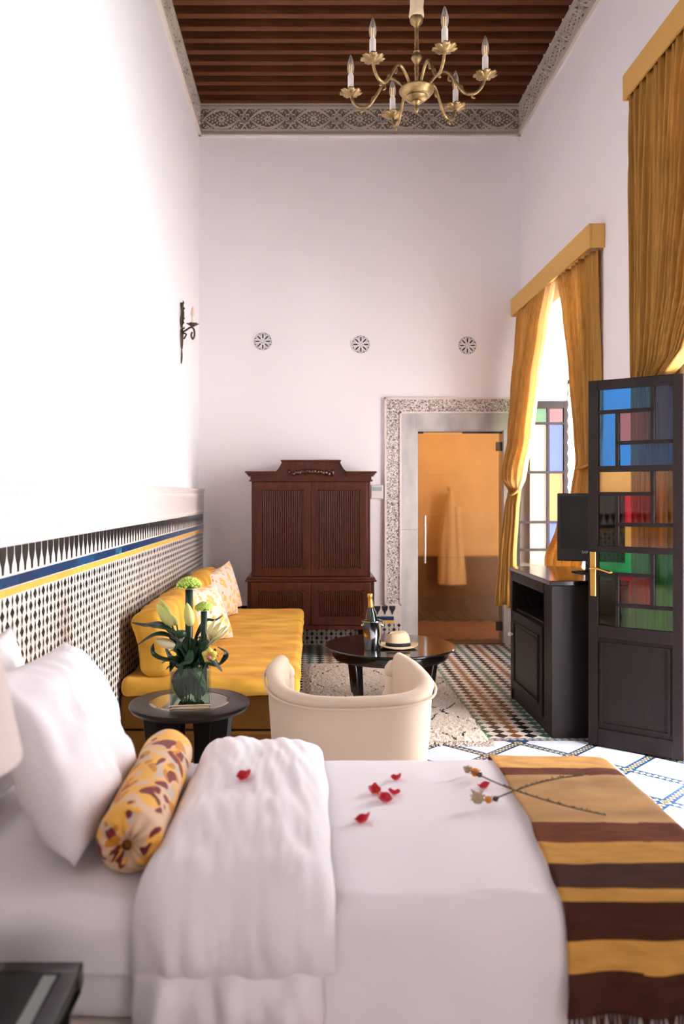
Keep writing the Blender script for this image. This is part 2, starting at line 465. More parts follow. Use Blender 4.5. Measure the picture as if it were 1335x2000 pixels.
# diamond field
PH, PV = .0475, .0415
dm = diamond_mesh('diamond_tile', .0185, .0195, .0025, M_black, .08)
sm = diamond_mesh('spindle_tile', .0055, .0235, .002, M_black, .05)
cand = []; st = B(); r = 0
z = 1.095
while z > .05:
    n = 0; y = YB - .05
    while y > 1.9:
        isd = (n + r) % 2 == 0
        vis = y > 2.15 and not (y > 4.3 and z < .62) and not (y < 3.1 and z < .62 + (3.1 - y) * .2) and z > .3
        if isd: cand.append((0 if vis else 1, y, z))
        else: st.add([(XD + .002, y - .0075, z), (XD + .002, y, z - .0235), (XD + .002, y + .0075, z), (XD + .002, y, z + .0235)], [(0, 1, 2, 3)])
        n += 1; y -= PH
    z -= PV; r += 1
cand.sort()
for nv, y, z in cand[:300]: place('diamond_tile', dm, dado, Matrix.Translation((XD, y, z)) @ RX)
for nv, y, z in cand[300:]: st.add([(XD + .0022, y - .0185, z), (XD + .0022, y, z - .0195), (XD + .0022, y + .0185, z), (XD + .0022, y, z + .0195)], [(0, 1, 2, 3)])
st.build('tile_field', M_black, dado, kind='stuff')
# low dado on the end wall
YD = YB - .03
d2 = B().box(XD, .90, YD, YB, 0, .385).build('trim_2', M_ivory, label='low mosaic dado behind the wardrobe on the end wall', cat='tile dado', kind='structure')
RY = Matrix.Rotation(R(90), 4, 'X')          # flat -> facing -y
bm2 = bottle_mesh(BP * .95, .085)
x = XD + .04
while x < .88: place('bottle_tile', bm2, d2, Matrix.Translation((x, YD, .298)) @ RY); x += BP
x = XD + .075
while x < .86:
    place('blue_tile', bl[2], d2, Matrix.Translation((x, YD, .262)) @ RY); place('yellow_tile', yl, d2, Matrix.Translation((x, YD, .226)) @ RY); x += .1445
st = B(); r = 0; z = .192
while z > .02:
    n = 0; x = XD + .03
    while x < .88:
        hw, hh = (.02, .02) if (n + r) % 2 == 0 else (.006, .024)
        st.add([(x - hw, YD - .002, z), (x, YD - .002, z - hh), (x + hw, YD - .002, z), (x, YD - .002, z + hh)], [(0, 1, 2, 3)]); n += 1; x += PH
    z -= PV; r += 1
st.build('tile_field', M_black, d2, kind='stuff')

# ------------------------------------------------------------------ carved frieze under the ceiling
ZF0, ZF1, LF = 5.035, ZC, (XR - XL) / 7
def frieze_mesh(L_):
    b = B(); H = ZF1 - ZF0; fn = lambda u, v, t: (u, v, t)
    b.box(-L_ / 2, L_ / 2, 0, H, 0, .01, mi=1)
    rw = .024
    for v0 in (0.0, H - rw):                              # rope borders
        b.box(-L_ / 2, L_ / 2, v0, v0 + rw, .01, .016, mi=1)
        n = 22
        for i in range(n):
            u = -L_ / 2 + (i + .5) * L_ / n; s = L_ / n
            b.prism([(u - s * .62, v0 + .002), (u - s * .02, v0 + .002), (u + s * .62, v0 + rw - .002), (u + s * .02, v0 + rw - .002)], fn, .016, .024)
    for v0 in (.034, .048, H - .034, H - .048): b.ribbon([(-L_ / 2, v0), (L_ / 2, v0)], .008, fn, .01, .021)
    cv = H / 2; A = .088; xe = L_ / 2 - .045
    for sgn in (1, -1):
        for off, wd in ((0, .011), (.017, .007)):
            pts = [(-L_ / 2 + i * L_ / 28, cv + sgn * max(-.05, (A + off) * cos(pi * (-L_ / 2 + i * L_ / 28) / (2 * xe)))) for i in range(29)]
            b.ribbon(pts, wd, fn, .01, .022)
    for cx in (-L_ / 2, L_ / 2):                          # half stars at both ends
        sg = 1 if cx < 0 else -1
        pts = []
        for k in range(9):
            a = -pi / 2 + k * pi / 8; rr = .062 if k % 2 == 0 else .044
            pts.append((cx + sg * rr * cos(a), cv + rr * sin(a)))
        b.ribbon(pts, .009, fn, .01, .024)
        for k in range(5):
            a = -pi / 2 + (k + .0) * pi / 4
            dx, dy = sg * cos(a), sin(a)
            b.ribbon([(cx + dx * .014, cv + dy * .014), (cx + dx * .036, cv + dy * .036)], .008, fn, .01, .022)
        b.ribbon([(cx, cv + .062), (cx + sg * .04, H - .04)], .009, fn, .01, .022); b.ribbon([(cx, cv - .062), (cx + sg * .04, .04)], .009, fn, .01, .022)
        for q in (1, -1):
            b.ribbon([(cx + sg * (.075 + .012 * i), cv + q * (.088 - .014 * sin(i * 1.1))) for i in range(5)], .007, fn, .01, .02)
            b.ribbon([(cx + sg * (.09 + .01 * cos(i * .8)), cv + q * (.066 + .01 * sin(i * .8))) for i in range(6)], .006, fn, .01, .02)
    def lf(u, v, ang_, l, wd):                            # one small carved leaf
        c_, s_ = cos(ang_), sin(ang_)
        b.prism([(u + c_ * l, v + s_ * l), (u - s_ * wd, v + c_ * wd), (u - c_ * l, v - s_ * l), (u + s_ * wd, v - c_ * wd)], fn, .01, .021)
    for k in range(8):                                    # flower inside the pointed oval
        a = k * pi / 4; lf(cos(a) * .027, cv + sin(a) * .027, a, .015, .0085)
    for k in range(12):
        a = (k + .5) * pi / 6; lf(cos(a) * .054 * 1.15, cv + sin(a) * .052, a + .6, .013, .0075)
    for sx_ in (1, -1):
        for (u, v, g) in ((.09, .0, 0), (.092, .03, .9), (.092, -.03, -.9), (.118, .012, .5), (.118, -.012, -.5), (.145, 0, 0), (.07, .056, .4), (.07, -.056, -.4), (.04, .075, .2), (.04, -.075, -.2)):
            lf(sx_ * u, cv + v, g * sx_, .013, .007)
        for sy_ in (1, -1):                               # spandrels outside the oval
            for (u, v, g) in ((.10, .088, .3), (.13, .074, -.4), (.155, .082, .4), (.13, .098, .1), (.175, .066, 1.2), (.06, .104, 0)):
                lf(sx_ * u, cv + sy_ * v, g * sx_ * sy_, .012, .006)
    b.ribbon([(.016 * cos(k * pi / 8), cv + .016 * sin(k * pi / 8)) for k in range(16)], .006, fn, .01, .022, closed=True)
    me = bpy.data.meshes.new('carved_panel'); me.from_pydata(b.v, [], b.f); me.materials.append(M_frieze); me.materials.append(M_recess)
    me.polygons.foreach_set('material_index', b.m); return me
fm = frieze_mesh(LF)
fz = B(); fz.box(XL, XR, YB - .03, YB, ZF0 - .012, ZF0).box(XL, XL + .03, YF, YB, ZF0 - .012, ZF0).box(XR - .03, XR, YF, YB, ZF0 - .012, ZF0)
fz = fz.build('trim_3', M_frieze, label='carved plaster frieze of stars and ovals under the ceiling', cat='cornice', kind='structure')
for k in range(7): place('carved_panel', fm, fz, Matrix.Translation((XL + (k + .5) * LF, YB, ZF0)) @ RY)
RXN = Matrix.Rotation(R(-90), 4, 'Z') @ Matrix.Rotation(R(90), 4, 'X')
y = YB - .024 - LF / 2
while y > YF:
    place('carved_panel', fm, fz, Matrix.Translation((XL, y, ZF0)) @ RX)
    place('carved_panel', fm, fz, Matrix.Translation((XR, y, ZF0)) @ RXN)
    y -= LF

# ------------------------------------------------------------------ glass door with marble and carved surround
def arabesque(name):
    m = mat(name, (236, 228, 222), .8); N = m.node_tree.nodes; L = m.node_tree.links; p = N['Principled BSDF']
    tc = N.new('ShaderNodeTexCoord'); v = N.new('ShaderNodeTexVoronoi'); v.feature = 'DISTANCE_TO_EDGE'; v.inputs['Scale'].default_value = 46
    n = N.new('ShaderNodeTexNoise'); n.inputs['Scale'].default_value = 30
    mx = N.new('ShaderNodeMix'); mx.data_type = 'VECTOR'; mx.inputs[0].default_value = .06
    L.new(tc.outputs['Object'], n.inputs['Vector']); L.new(tc.outputs['Object'], mx.inputs[4]); L.new(n.outputs['Color'], mx.inputs[5]); L.new(mx.outputs[1], v.inputs['Vector'])
    r = N.new('ShaderNodeValToRGB'); r.color_ramp.elements[0].position = .05; r.color_ramp.elements[0].color = rgb(238, 230, 224)
    r.color_ramp.elements[1].position = .16; r.color_ramp.elements[1].color = rgb(120, 108, 98)
    L.new(v.outputs['Distance'], r.inputs[0]); L.new(r.outputs[0], p.inputs['Base Color'])
    b = N.new('ShaderNodeBump'); b.invert = True; b.inputs['Strength'].default_value = .8; b.inputs['Distance'].default_value = .01
    L.new(v.outputs['Distance'], b.inputs['Height']); L.new(b.outputs[0], p.inputs['Normal']); return m
M_arab = arabesque('arabesque_plaster')
FX0, FX1, FZ1 = .735, .90, 2.437; MZ = 2.28
ds = B(); ds.box(FX0, FX0 + .018, YB - .035, YB, .385, FZ1); ds.box(FX1 - .018, FX1, YB - .035, YB, .385, MZ + .018)
ds.box(FX0, XR - .002, YB - .035, YB, FZ1 - .018, FZ1); ds.box(FX1 - .018, XR - .002, YB - .035, YB, MZ, MZ + .018); ds.box(FX0, FX1, YB - .035, YB, .385, .40)
ds = ds.build('trim_4', M_plaster, label='carved white plaster and grey marble surround of the glass door', cat='door surround', kind='structure')
a = B(); a.box(FX0 + .018, FX1 - .018, YB - .025, YB, .40, FZ1 - .018); a.build('carved_panel', M_arab, ds)
a = B(); a.box(FX1 - .018, XR - .002, YB - .0251, YB, MZ + .018, FZ1 - .018); a.build('carved_panel', M_arab, ds)
for (x0, x1, z0, z1) in ((FX1, DX0, 0, 1.13), (FX1, DX0, 1.135, MZ), (DX0, XR - .003, DZ, MZ), (DX1, XR - .003, 0, DZ)):
    B().box(x0, x1, YB - .016, YB + .001, z0, z1).build('marble_slab', M_marble2, ds, bevel=.002)
B().box(DX0, DX1, YB - .02, YB + .2, 0, .012).build('threshold', mat('brass_wood_sill', (96, 58, 30), .4), ds)
B().box(DX0 - .0, DX0 + .012, YB - .016, YB + .2, 0, DZ).box(DX1 - .012, DX1, YB - .016, YB + .2, 0, DZ).box(DX0, DX1, YB, YB + .2, DZ - .012, DZ).build('marble_lining', M_marble2, ds)

def frosted(name, col, rough):
    m = bpy.data.materials.new(name); m.use_nodes = True; nt = m.node_tree; N = nt.nodes; L = nt.links
    p = N['Principled BSDF']; p.inputs['Base Color'].default_value = rgb(*col); p.inputs['Transmission Weight'].default_value = 1
    p.inputs['Roughness'].default_value = rough; p.inputs['IOR'].default_value = 1.12; return m
M_frost = frosted('frosted_glass', (250, 232, 205), .19)
door = thing('door_1', 'glass bathroom door with frosted bands and a steel bar handle', 'glass door', ((DX0 + DX1) / 2, YB + .06, 0.012), kind='structure')
GX0, GX1, GY = DX0 + .016, DX1 - .016, YB + .06
edges = [2.085, 1.68, 1.262, .853, .447]
for k in range(4): B().box(GX0, GX1, GY, GY + .010, edges[k + 1] + .005, edges[k] - .005).build('frosted_pane', M_frost, door)
B().box(GX0, GX1, GY, GY + .010, .02, edges[4] - .005).build('clear_pane', G_clear, door)
for k in range(1, 5): B().box(GX0, GX1, GY + .001, GY + .009, edges[k] - .005, edges[k] + .005).build('clear_strip', G_clear, door)
b = B(); b.tube([(1.14, GY - .045, .80), (1.14, GY - .045, 1.27)], .011, 12)
for z in (.86, 1.21): b.tube([(1.14, GY - .045, z), (1.14, GY, z)], .008, 8)
b.build('bar_handle', M_steel, door, smooth=True, angle=R(50))
M_hinge = mat('dark_hinge_metal', (70, 60, 50), .35, metal=.8)
for z in (1.96, .17): B().box(GX1 - .055, GX1 + .012, GY - .012, GY + .022, z - .045, z + .045).build('hinge', M_hinge, door, bevel=.003)
B().box(GX0, GX0 + .06, GY - .012, GY + .022, 2.088, 2.112).build('patch_fitting', M_hinge, door); B().box(1.52, GX1, GY - .012, GY + .022, 2.088, 2.112).build('patch_fitting', M_hinge, door)

# bathroom behind the glass
M_bath = mat('ochre_plaster', (212, 178, 128), .7, var=.08, vscale=3)
for nm, bx_, lb_ in (('wall_bathroom_back', (.5, 2.6, 9.55, 9.6, 0, 2.6), 'ochre rear wall of the bathroom behind the glass door'), ('wall_bathroom_left', (.45, .5, YB + .2, 9.6, 0, 2.6), 'ochre left side wall of the bathroom'),
                     ('wall_bathroom_right', (2.6, 2.65, YB + .2, 9.6, 0, 2.6), 'ochre right side wall of the bathroom'), ('ceiling_bathroom', (.45, 2.65, YB + .2, 9.6, 2.6, 2.65), 'ochre ceiling of the bathroom')):
    B().box(*bx_).build(nm, M_bath, label=lb_, cat='ceiling' if 'ceil' in nm else 'wall', kind='structure')
B().box(.5, 2.6, 9.535, 9.55, 0, .76).build('trim_5', mat('added_wainscot', (104, 68, 36), .4, var=.15, vscale=5), label='brown wainscot added to darken the lower bathroom wall', cat='wainscot', kind='structure')  # brown panel added so the lit wall falls off darker towards the floor
bf = B().box(.45, 2.65, YB, 9.6, -.06, 0).build('floor_bathroom', mat('bathroom_grout', (120, 78, 44), .5), label='terracotta tiled bathroom floor behind the glass door', cat='floor', kind='structure')
tm = diamond_mesh('tile', .088, .088, .004, mat('terracotta_tile', (150, 96, 52), .3, var=.15, vscale=12), .03)
for i in range(12):
    for j in range(8):
        for o in (0, .5):
            x, y = .6 + (i + o) * .185, 8.3 + (j + o) * .185
            if .58 < x < 2.5 and y < 9.45: place('tile', tm, bf, Matrix.Translation((x, y, 0)))
bl_ = thing('ceiling_lamp', 'warm round ceiling lamp inside the bathroom', 'lamp', (1.45, 8.75, 2.55))
B().lathe([(0, .0), (.1, .0), (.12, .02), (.12, .05)], (1.45, 8.75, 2.55), 20).build('lamp_glass', mat('warm_lamp_glass', (255, 220, 160), .5, emit=(255, 190, 110), estr=6), bl_)
ld = bpy.data.lights.new('bathroom_light', 'AREA'); ld.shape = 'DISK'; ld.size = .3; ld.energy = 8.5; ld.color = (1, .74, .44)
lo = bpy.data.objects.new('bathroom_light', ld); COL.objects.link(lo); lo.location = (1.45, 8.75, 2.53)
# bathrobe
rb = thing('bathrobe', 'pale bathrobe hanging behind the frosted glass door', 'bathrobe', (1.58, 9.41, .4))
def robe(u, v):
    z = 1.50 - v * 1.06; wd = .035 + .085 * min(1, v * 2.0) + .03 * v
    a = u * 2 * pi
    rr = 1 + .12 * sin(a * 7 + v * 2) * v + .06 * sin(a * 3)
    return (1.62 + wd * rr * cos(a) + .03 * v, 9.41 + .075 * rr * sin(a), z)
B().grid(56, 24, robe).build('robe_body', mat('robe_terry', (214, 184, 138), .9, bump=.3, bscale=120), rb, smooth=True)
B().grid(20, 14, lambda u, v: (1.70 + .03 * v + .04 * cos(u * 2 * pi) * (1 + .1 * sin(u * 19)), 9.38 + .05 * sin(u * 2 * pi), 1.34 - v * .70)).build('sleeve', mat('robe_sleeve', (218, 190, 146), .9), rb, smooth=True)
B().tube([(1.62, 9.546, 1.58), (1.62, 9.46, 1.56), (1.62, 9.44, 1.52), (1.62, 9.42, 1.55)], .008, 8).build('hook', M_brass, rb)

# ------------------------------------------------------------------ round plaster vents and small wall sign
def vent(cx, cz, label):
    t = thing('wall_vent', label, 'vent', (cx, YB - .001, cz), group='round vents on the end wall')
    r = .092; fn = lambda u, v, q: (cx + u, YB - q, cz + v)
    circ = [(r * cos(k * pi / 24), r * sin(k * pi / 24)) for k in range(48)]
    B().prism(circ, fn, .0, .003).build('shade_disc', mat('vent_shade', (26, 24, 24), .9), t)  # dark disc painted for the shade inside the pierced openings
    b = B(); b.ribbon([(q[0] * .99, q[1] * .99) for q in circ], .008, fn, .003, .010, closed=True)
    for k in range(8):
        a = k * pi / 4
        for s in (-1, 1):                       # pairs of bars that frame a radial slot
            c, d = cos(a), sin(a); o = .0115 * s
            b.ribbon([(c * .036 - d * o, d * .036 + c * o), (c * .075 - d * o, d * .075 + c * o)], .008, fn, .003, .011)
        b.ribbon([(cos(a + s) * .079, sin(a + s) * .079) for s in (-.16, 0, .16)], .007, fn, .003, .011)
        a2 = a + pi / 8; c, d = cos(a2), sin(a2)
        b.ribbon([(c * .0, d * .0), (c * .055, d * .055)], .009, fn, .003, .0095)
        b.ribbon([(c * .058, d * .058), (cos(a2 - .16) * .09, sin(a2 - .16) * .09)], .006, fn, .003, .011)
        b.ribbon([(c * .058, d * .058), (cos(a2 + .16) * .09, sin(a2 + .16) * .09)], .006, fn, .003, .011)
    b.ribbon([((.036 if k % 2 else .026) * cos(k * pi / 8), (.036 if k % 2 else .026) * sin(k * pi / 8)) for k in range(16)], .007, fn, .003, .011, closed=True)
    b.build('tracery', M_wall, t)
for px, pz, l in ((513, 667, 'round white star tracery vent above the left of the wardrobe'), (704, 673, 'round star tracery vent in the middle of the three on the end wall'), (912, 675, 'round star tracery vent above the glass door')):
    vent((px - 605) / 197.5, CZ + (968 - pz) / 197.5, l)
t = thing('thermostat', 'small white wall controller between the wardrobe and the carved door frame', 'thermostat', (.66, YB - .001, 1.44))
B().box(.60, .722, YB - .03, YB - .001, 1.44, 1.575).build('case', mat('white_plastic', (236, 230, 226), .5), t, bevel=.006)
B().box(.615, .708, YB - .033, YB - .029, 1.515, 1.555).build('display', mat('grey_display', (150, 168, 172), .3), t)

# ------------------------------------------------------------------ wardrobe
WX0, WX1, WY0, WY1 = -.535, .552, 7.40, 7.95
wr = thing('wardrobe', 'mahogany wardrobe with reeded doors and a stepped carved crest', 'wardrobe', ((WX0 + WX1) / 2, 7.65, 0))
Z0, Z1, Z2 = .25, .715, 1.60
B().box(WX0 - .035, WX1 + .035, WY0 - .03, WY1, Z0, Z1 - .03).build('lower_body', M_mahog, wr, bevel=.005)
b = B(); b.box(WX0 - .055, WX1 + .055, WY0 - .05, WY1, Z1 - .03, Z1 - .012); b.box(WX0 - .04, WX1 + .04, WY0 - .035, WY1, Z1 - .012, Z1 + .012); b.box(WX0 - .05, WX1 + .05, WY0 - .045, WY1, Z0, Z0 + .04)
b.build('moulding', M_mahog, wr, bevel=.006)
B().box(WX0, WX1, WY0, WY1, Z1 + .01, Z2).build('upper_body', M_mahog, wr, bevel=.004)
for (x, y) in ((WX0, WY0), (WX1, WY0), (WX0, WY1 - .06), (WX1, WY1 - .06)):
    sx = 1 if x < 0 else -1
    B().lathe([(.0, 0), (.026, 0), (.03, .03), (.022, .06), (.034, .15), (.04, .22), (.042, Z0 + .01)], (x + sx * .05, y + .04, 0), 14).build('leg', M_mahog, wr, smooth=True, angle=R(50))
# crest
cx = (WX0 + WX1) / 2
def crest(e):
    h0, h1 = 1.60, 1.69
    L_ = WX0 - e; R_ = WX1 + e
    s0, s1 = cx - .255, cx + .255
    pts = [(L_, h0), (R_, h0), (R_, h1)]
    pts += [(s1 + .075 * (1 - t), h1 + (.102) * (1 - cos(t * pi / 2))) for t in (0, .2, .4, .6, .8, .95)]
    pts += [(s1, 1.792), (s0, 1.792)]
    pts += [(s0 - .075 * (1 - t), h1 + .102 * (1 - cos(t * pi / 2))) for t in (.95, .8, .6, .4, .2, 0)]
    pts += [(L_, h1)]
    return pts
b = B(); b.prism(crest(.01), lambda u, v, q: (u, q, v), WY0 - .01, WY1)
for e, z0, z1 in ((.02, 1.60, 1.615), (.03, 1.645, 1.66), (.042, 1.66, 1.675), (.055, 1.675, 1.692)):
    if z0 < 1.64: b.box(WX0 - e, WX1 + e, WY0 - e - .005, WY1, z0, z1)
    else:
        b.box(WX0 - e, cx - .325, WY0 - e, WY1, z0, z1); b.box(cx + .325, WX1 + e, WY0 - e, WY1, z0, z1)
b.box(cx - .275, cx + .275, WY0 - .03, WY1, 1.782, 1.797)
for s in (-1, 1):
    b.grid(8, 1, lambda u, v, s=s: (cx + s * (.255 + .075 * (1 - u)), WY0 - .03 + v * .2, 1.69 + .102 * (1 - cos(u * pi / 2)) + .002))
b.build('cornice', M_mahog, wr, bevel=.003)
b = B()
for i in range(13):
    t = (i - 6) / 6; x = cx + t * .16; z = 1.672 - .018 * cos(t * pi * 1.0) * 0 + .018 * (1 - t * t) - .004
    b.lathe([(0, -.024), (.018 + .010 * (1 - abs(t)), -.010), (.022 + .010 * (1 - abs(t)), .006), (0, .026)], (x, WY0 - .026, z + .006 * (i % 2)), 8)
b.tube(smooth_path([(cx - .2, WY0 - .016, 1.70), (cx - .14, WY0 - .02, 1.662), (cx - .07, WY0 - .02, 1.68), (cx, WY0 - .02, 1.70), (cx + .07, WY0 - .02, 1.68), (cx + .14, WY0 - .02, 1.662), (cx + .2, WY0 - .016, 1.70)], 5), .007, 6)
for s in (-1, 1): b.tube([(cx + s * .2, WY0 - .016, 1.71), (cx + s * .2, WY0 - .018, 1.68), (cx + s * .2, WY0 - .016, 1.645)], [.009, .012, .005], 8)
b.build('carved_garland', mat('polished_mahogany', (70, 28, 14), .22, coat=.5), wr, smooth=True)
def wdoor(x0, x1, z0, z1, yf, nsl):
    d = B().box(x0, x1, yf - .022, yf, z0, z1).build('door', M_mahog, wr, bevel=.003)
    px0, px1, pz0, pz1 = x0 + .062, x1 - .062, z0 + .07, z1 - .07
    y = yf - .022
    b = B(); n = nsl; s = (px1 - px0 - .02) / n
    for i in range(n):
        u0 = px0 + .01 + i * s
        b.prism([(u0 + s * .12, -.004), (u0 + s * .2, .008), (u0 + s * .5, .013), (u0 + s * .8, .008), (u0 + s * .88, -.004)], lambda u, v, q: (u, y - v, q), pz0 + .012, pz1 - .012)
    b.box(px0, px1, y - .001, y + .001, pz0, pz1, mi=1)  # near-black sheet puts the groove shade between slats into the colour
    b.build('reeded_panel', [M_mahogd, M_board], d)
    c = .022; out = []
    for (qx, qz, a0) in ((px0, pz0, 90), (px1, pz0, 180), (px1, pz1, 270), (px0, pz1, 0)):
        seg = [(qx + c * cos(R(a0 - 90 * k / 4)), qz + c * sin(R(a0 - 90 * k / 4))) for k in range(5)]
        out += seg
    B().ribbon(out, .014, lambda u, v, q: (u, y - q, v), 0, .013, closed=True).build('panel_moulding', M_mahog, d)
wdoor(WX0 + .03, cx - .003, Z1 + .02, Z2 - .005, WY0, 22); wdoor(cx + .003, WX1 - .03, Z1 + .02, Z2 - .005, WY0, 22)
wdoor(WX0 + .0, cx - .003, Z0 + .045, Z1 - .035, WY0 - .03, 24); wdoor(cx + .003, WX1, Z0 + .045, Z1 - .035, WY0 - .03, 24)

# ------------------------------------------------------------------ pelmets and curtains
def pelmet(y0, y1, z0, z1, label):
    t = thing('curtain_pelmet', label, 'pelmet', (XR - .06, (y0 + y1) / 2, z0), group='gold curtain pelmets')
    p = .115
    B().box(XR - p, XR - p + .018, y0, y1, z0, z1).build('front_board', M_pelmet, t, bevel=.004)
    B().box(XR - p + .018, XR - .001, y0, y0 + .018, z0, z1).build('end_board', M_pelmet, t, bevel=.004)
    B().box(XR - p + .018, XR - .001, y1 - .018, y1, z0, z1).build('end_board', M_pelmet, t, bevel=.004)
    B().box(XR - p + .018, XR - .001, y0 + .018, y1 - .018, z1 - .018, z1).build('top_board', M_pelmet, t, bevel=.002)
pelmet(5.70, 7.93, 3.22, 3.39, 'gold fabric pelmet over the far window')
pelmet(2.1, 5.09, 3.95, 4.11, 'higher gold fabric pelmet over the near window')

def lerp_rows(rows, z):
    if z >= rows[0][0]: return rows[0][1:]
    for a, c in zip(rows, rows[1:]):
        if a[0] >= z >= c[0]:
            t = (a[0] - z) / (a[0] - c[0]); t = t * t * (3 - 2 * t) * .5 + t * .5
            return [p + (q - p) * t for p, q in zip(a[1:], c[1:])]
    return rows[-1][1:]
def curtain(rows, n, label, seed, lining=None, band=None, part_rows=70, hem=None, power=1.0):
    """rows: z, x0, y0, x1, y1, pleat depth, belly (outward bow of the middle)"""
    t = thing('curtain', label, 'curtain', (rows[0][1], (rows[0][2] + rows[0][4]) / 2, rows[-1][0]), group='gold velvet curtains')
    z0, z1 = rows[0][0], rows[-1][0]
    def fn(u, v):
        z = z0 + (z1 - z0) * v
        x0, y0, x1, y1, amp, belly = lerp_rows(rows, z)
        s = u; x = x0 + (x1 - x0) * s; y = y0 + (y1 - y0) * s
        ph = 2 * pi * n * (s + .02 * nz(s * 6, z * .7, seed))
        a = amp * (.75 + .5 * nz(s * 9, z * .5, seed + 3))
        dx = a * sin(ph) + .35 * a * sin(ph * 2.3 + z * 1.5 + seed) - belly * sin(pi * s)
        dy = .3 * a * cos(ph) 
        zz = z - (.02 * sin(s * 9 + seed) + (hem(s) if hem else 0)) * (1 if v > .98 else v * v)
        return (x + dx, y + dy, zz)
    b = B(); b.grid(n * 14, part_rows, fn, mfn=(lambda u, v: 1 if lining and lining(u, v) else 0))
    b.build('drape', [M_curt, M_lining], t, smooth=True, solid=.004)
    if band:
        z, x0, y0, x1, y1 = band
        c = Vector(((x0 + x1) / 2, (y0 + y1) / 2, z)); hw = abs(y1 - y0) / 2
        pts = [(c.x + .052 * cos(a) + .0, c.y + (hw + .006) * sin(a), z + .05 * cos(a)) for a in [k * 2 * pi / 20 for k in range(21)]]
        b = B(); b.tube(pts, .012, 8, cap=False); b.build('tieback', M_curt, t, smooth=True)
    return t
curtain([(3.25, 2.00, 7.82, 2.00, 6.60, .030, 0), (2.9, 1.99, 7.80, 2.0, 6.82, .035, .02), (2.47, 1.95, 7.76, 1.99, 7.02, .035, .04), (2.0, 1.92, 7.74, 1.97, 7.12, .035, .07),
         (1.70, 1.89, 7.73, 1.94, 7.22, .034, .10), (1.60, 1.89, 7.72, 1.94, 7.30, .03, .09), (1.52, 1.90, 7.72, 1.94, 7.47, .02, .01), (1.35, 1.86, 7.70, 1.93, 7.50, .022, .01), (.9, 1.80, 7.68, 1.90, 7.50, .024, 0), (.44, 1.76, 7.68, 1.90, 7.48, .028, 0)],
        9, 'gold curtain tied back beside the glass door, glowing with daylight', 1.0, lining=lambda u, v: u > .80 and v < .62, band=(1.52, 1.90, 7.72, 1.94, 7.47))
curtain([(3.23, 2.00, 6.55, 2.05, 5.73, .028, 0), (2.9, 2.00, 6.42, 2.05, 5.73, .03, 0), (2.4, 2.00, 6.24, 2.05, 5.73, .03, .01), (1.95, 2.0, 6.12, 2.05, 5.73, .026, .02), (1.72, 2.0, 6.08, 2.04, 5.76, .02, .01),
         (1.5, 2.0, 6.18, 2.03, 5.76, .024, .01), (1.2, 2.0, 6.55, 2.03, 5.85, .03, .02), (.95, 2.0, 6.85, 2.02, 6.0, .032, .03), (.1, 2.0, 6.95, 2.02, 6.05, .034, .03)],
        9, 'gold curtain tied back behind the television', 4.0, band=(1.72, 2.0, 6.08, 2.04, 5.76))
curtain([(3.97, 2.01, 5.06, 2.01, 3.6, .040, 0), (3.2, 2.01, 5.05, 2.0, 3.75, .046, .0), (2.6, 2.01, 5.04, 2.0, 3.95, .046, .0), (2.26, 2.01, 5.03, 2.0, 4.20, .044, .0), (2.12, 2.01, 5.03, 2.02, 4.60, .03, .0), (1.2, 2.01, 5.03, 2.02, 4.62, .028, .0), (.06, 2.01, 5.03, 2.02, 4.62, .028, .0)],
        18, 'long gold curtain under the higher pelmet behind the open door', 9.0)

# ------------------------------------------------------------------ windows in the right wall
def frame_in(name, a, c, h, label):
    b = B(); f = .07
    z0 = .705 if name == 'window_1' else 0
    b.box(XO - .06, XO - .0, a, a + f, z0, h); b.box(XO - .06, XO - .0, c - f, c, z0, h); b.box(XO - .06, XO - .0, a, c, h - f, h)
    return b.build(name, M_dark, label=label, cat='window', kind='structure', bevel=.004)
w1 = frame_in('window_1', WINS[0][0] + .001, WINS[0][1] - .001, 2.56, 'dark wooden frame of the far window')
w2 = frame_in('window_2', WINS[1][0] + .001, WINS[1][1] - .001, 2.30, 'dark wooden frame of the near window')
# fixed transoms above
for wn, (a, c, h), z in ((w1, WINS[0], 2.56), (w2, WINS[1], 2.30)):
    B().box(XO - .06, XO - .05, a + .002, c - .002, z, h).build('transom_pane', G_clear, wn)
M_blind = mat('white_blind', (214, 206, 202), .9, translucent=.78, tcol=(242, 238, 236))
bd_ = thing('pleated_blind', 'white pleated blind drawn across the far window', 'blind', (2.42, 6.8, .72))
b = B(); npl = 46
b.add([(2.415 + (.012 if i % 2 else 0), y_, .73 + i * 2.37 / npl) for i in range(npl + 1) for y_ in (6.36, 7.585)], [(2 * i, 2 * i + 1, 2 * i + 3, 2 * i + 2) for i in range(npl)])
b.build('pleated_cloth', M_blind, bd_); B().box(2.405, 2.435, 6.36, 7.585, .712, .735).build('bottom_rail', M_candle, bd_); B().box(2.40, 2.44, 6.36, 7.585, 3.09, 3.119).build('head_rail', M_candle, bd_)
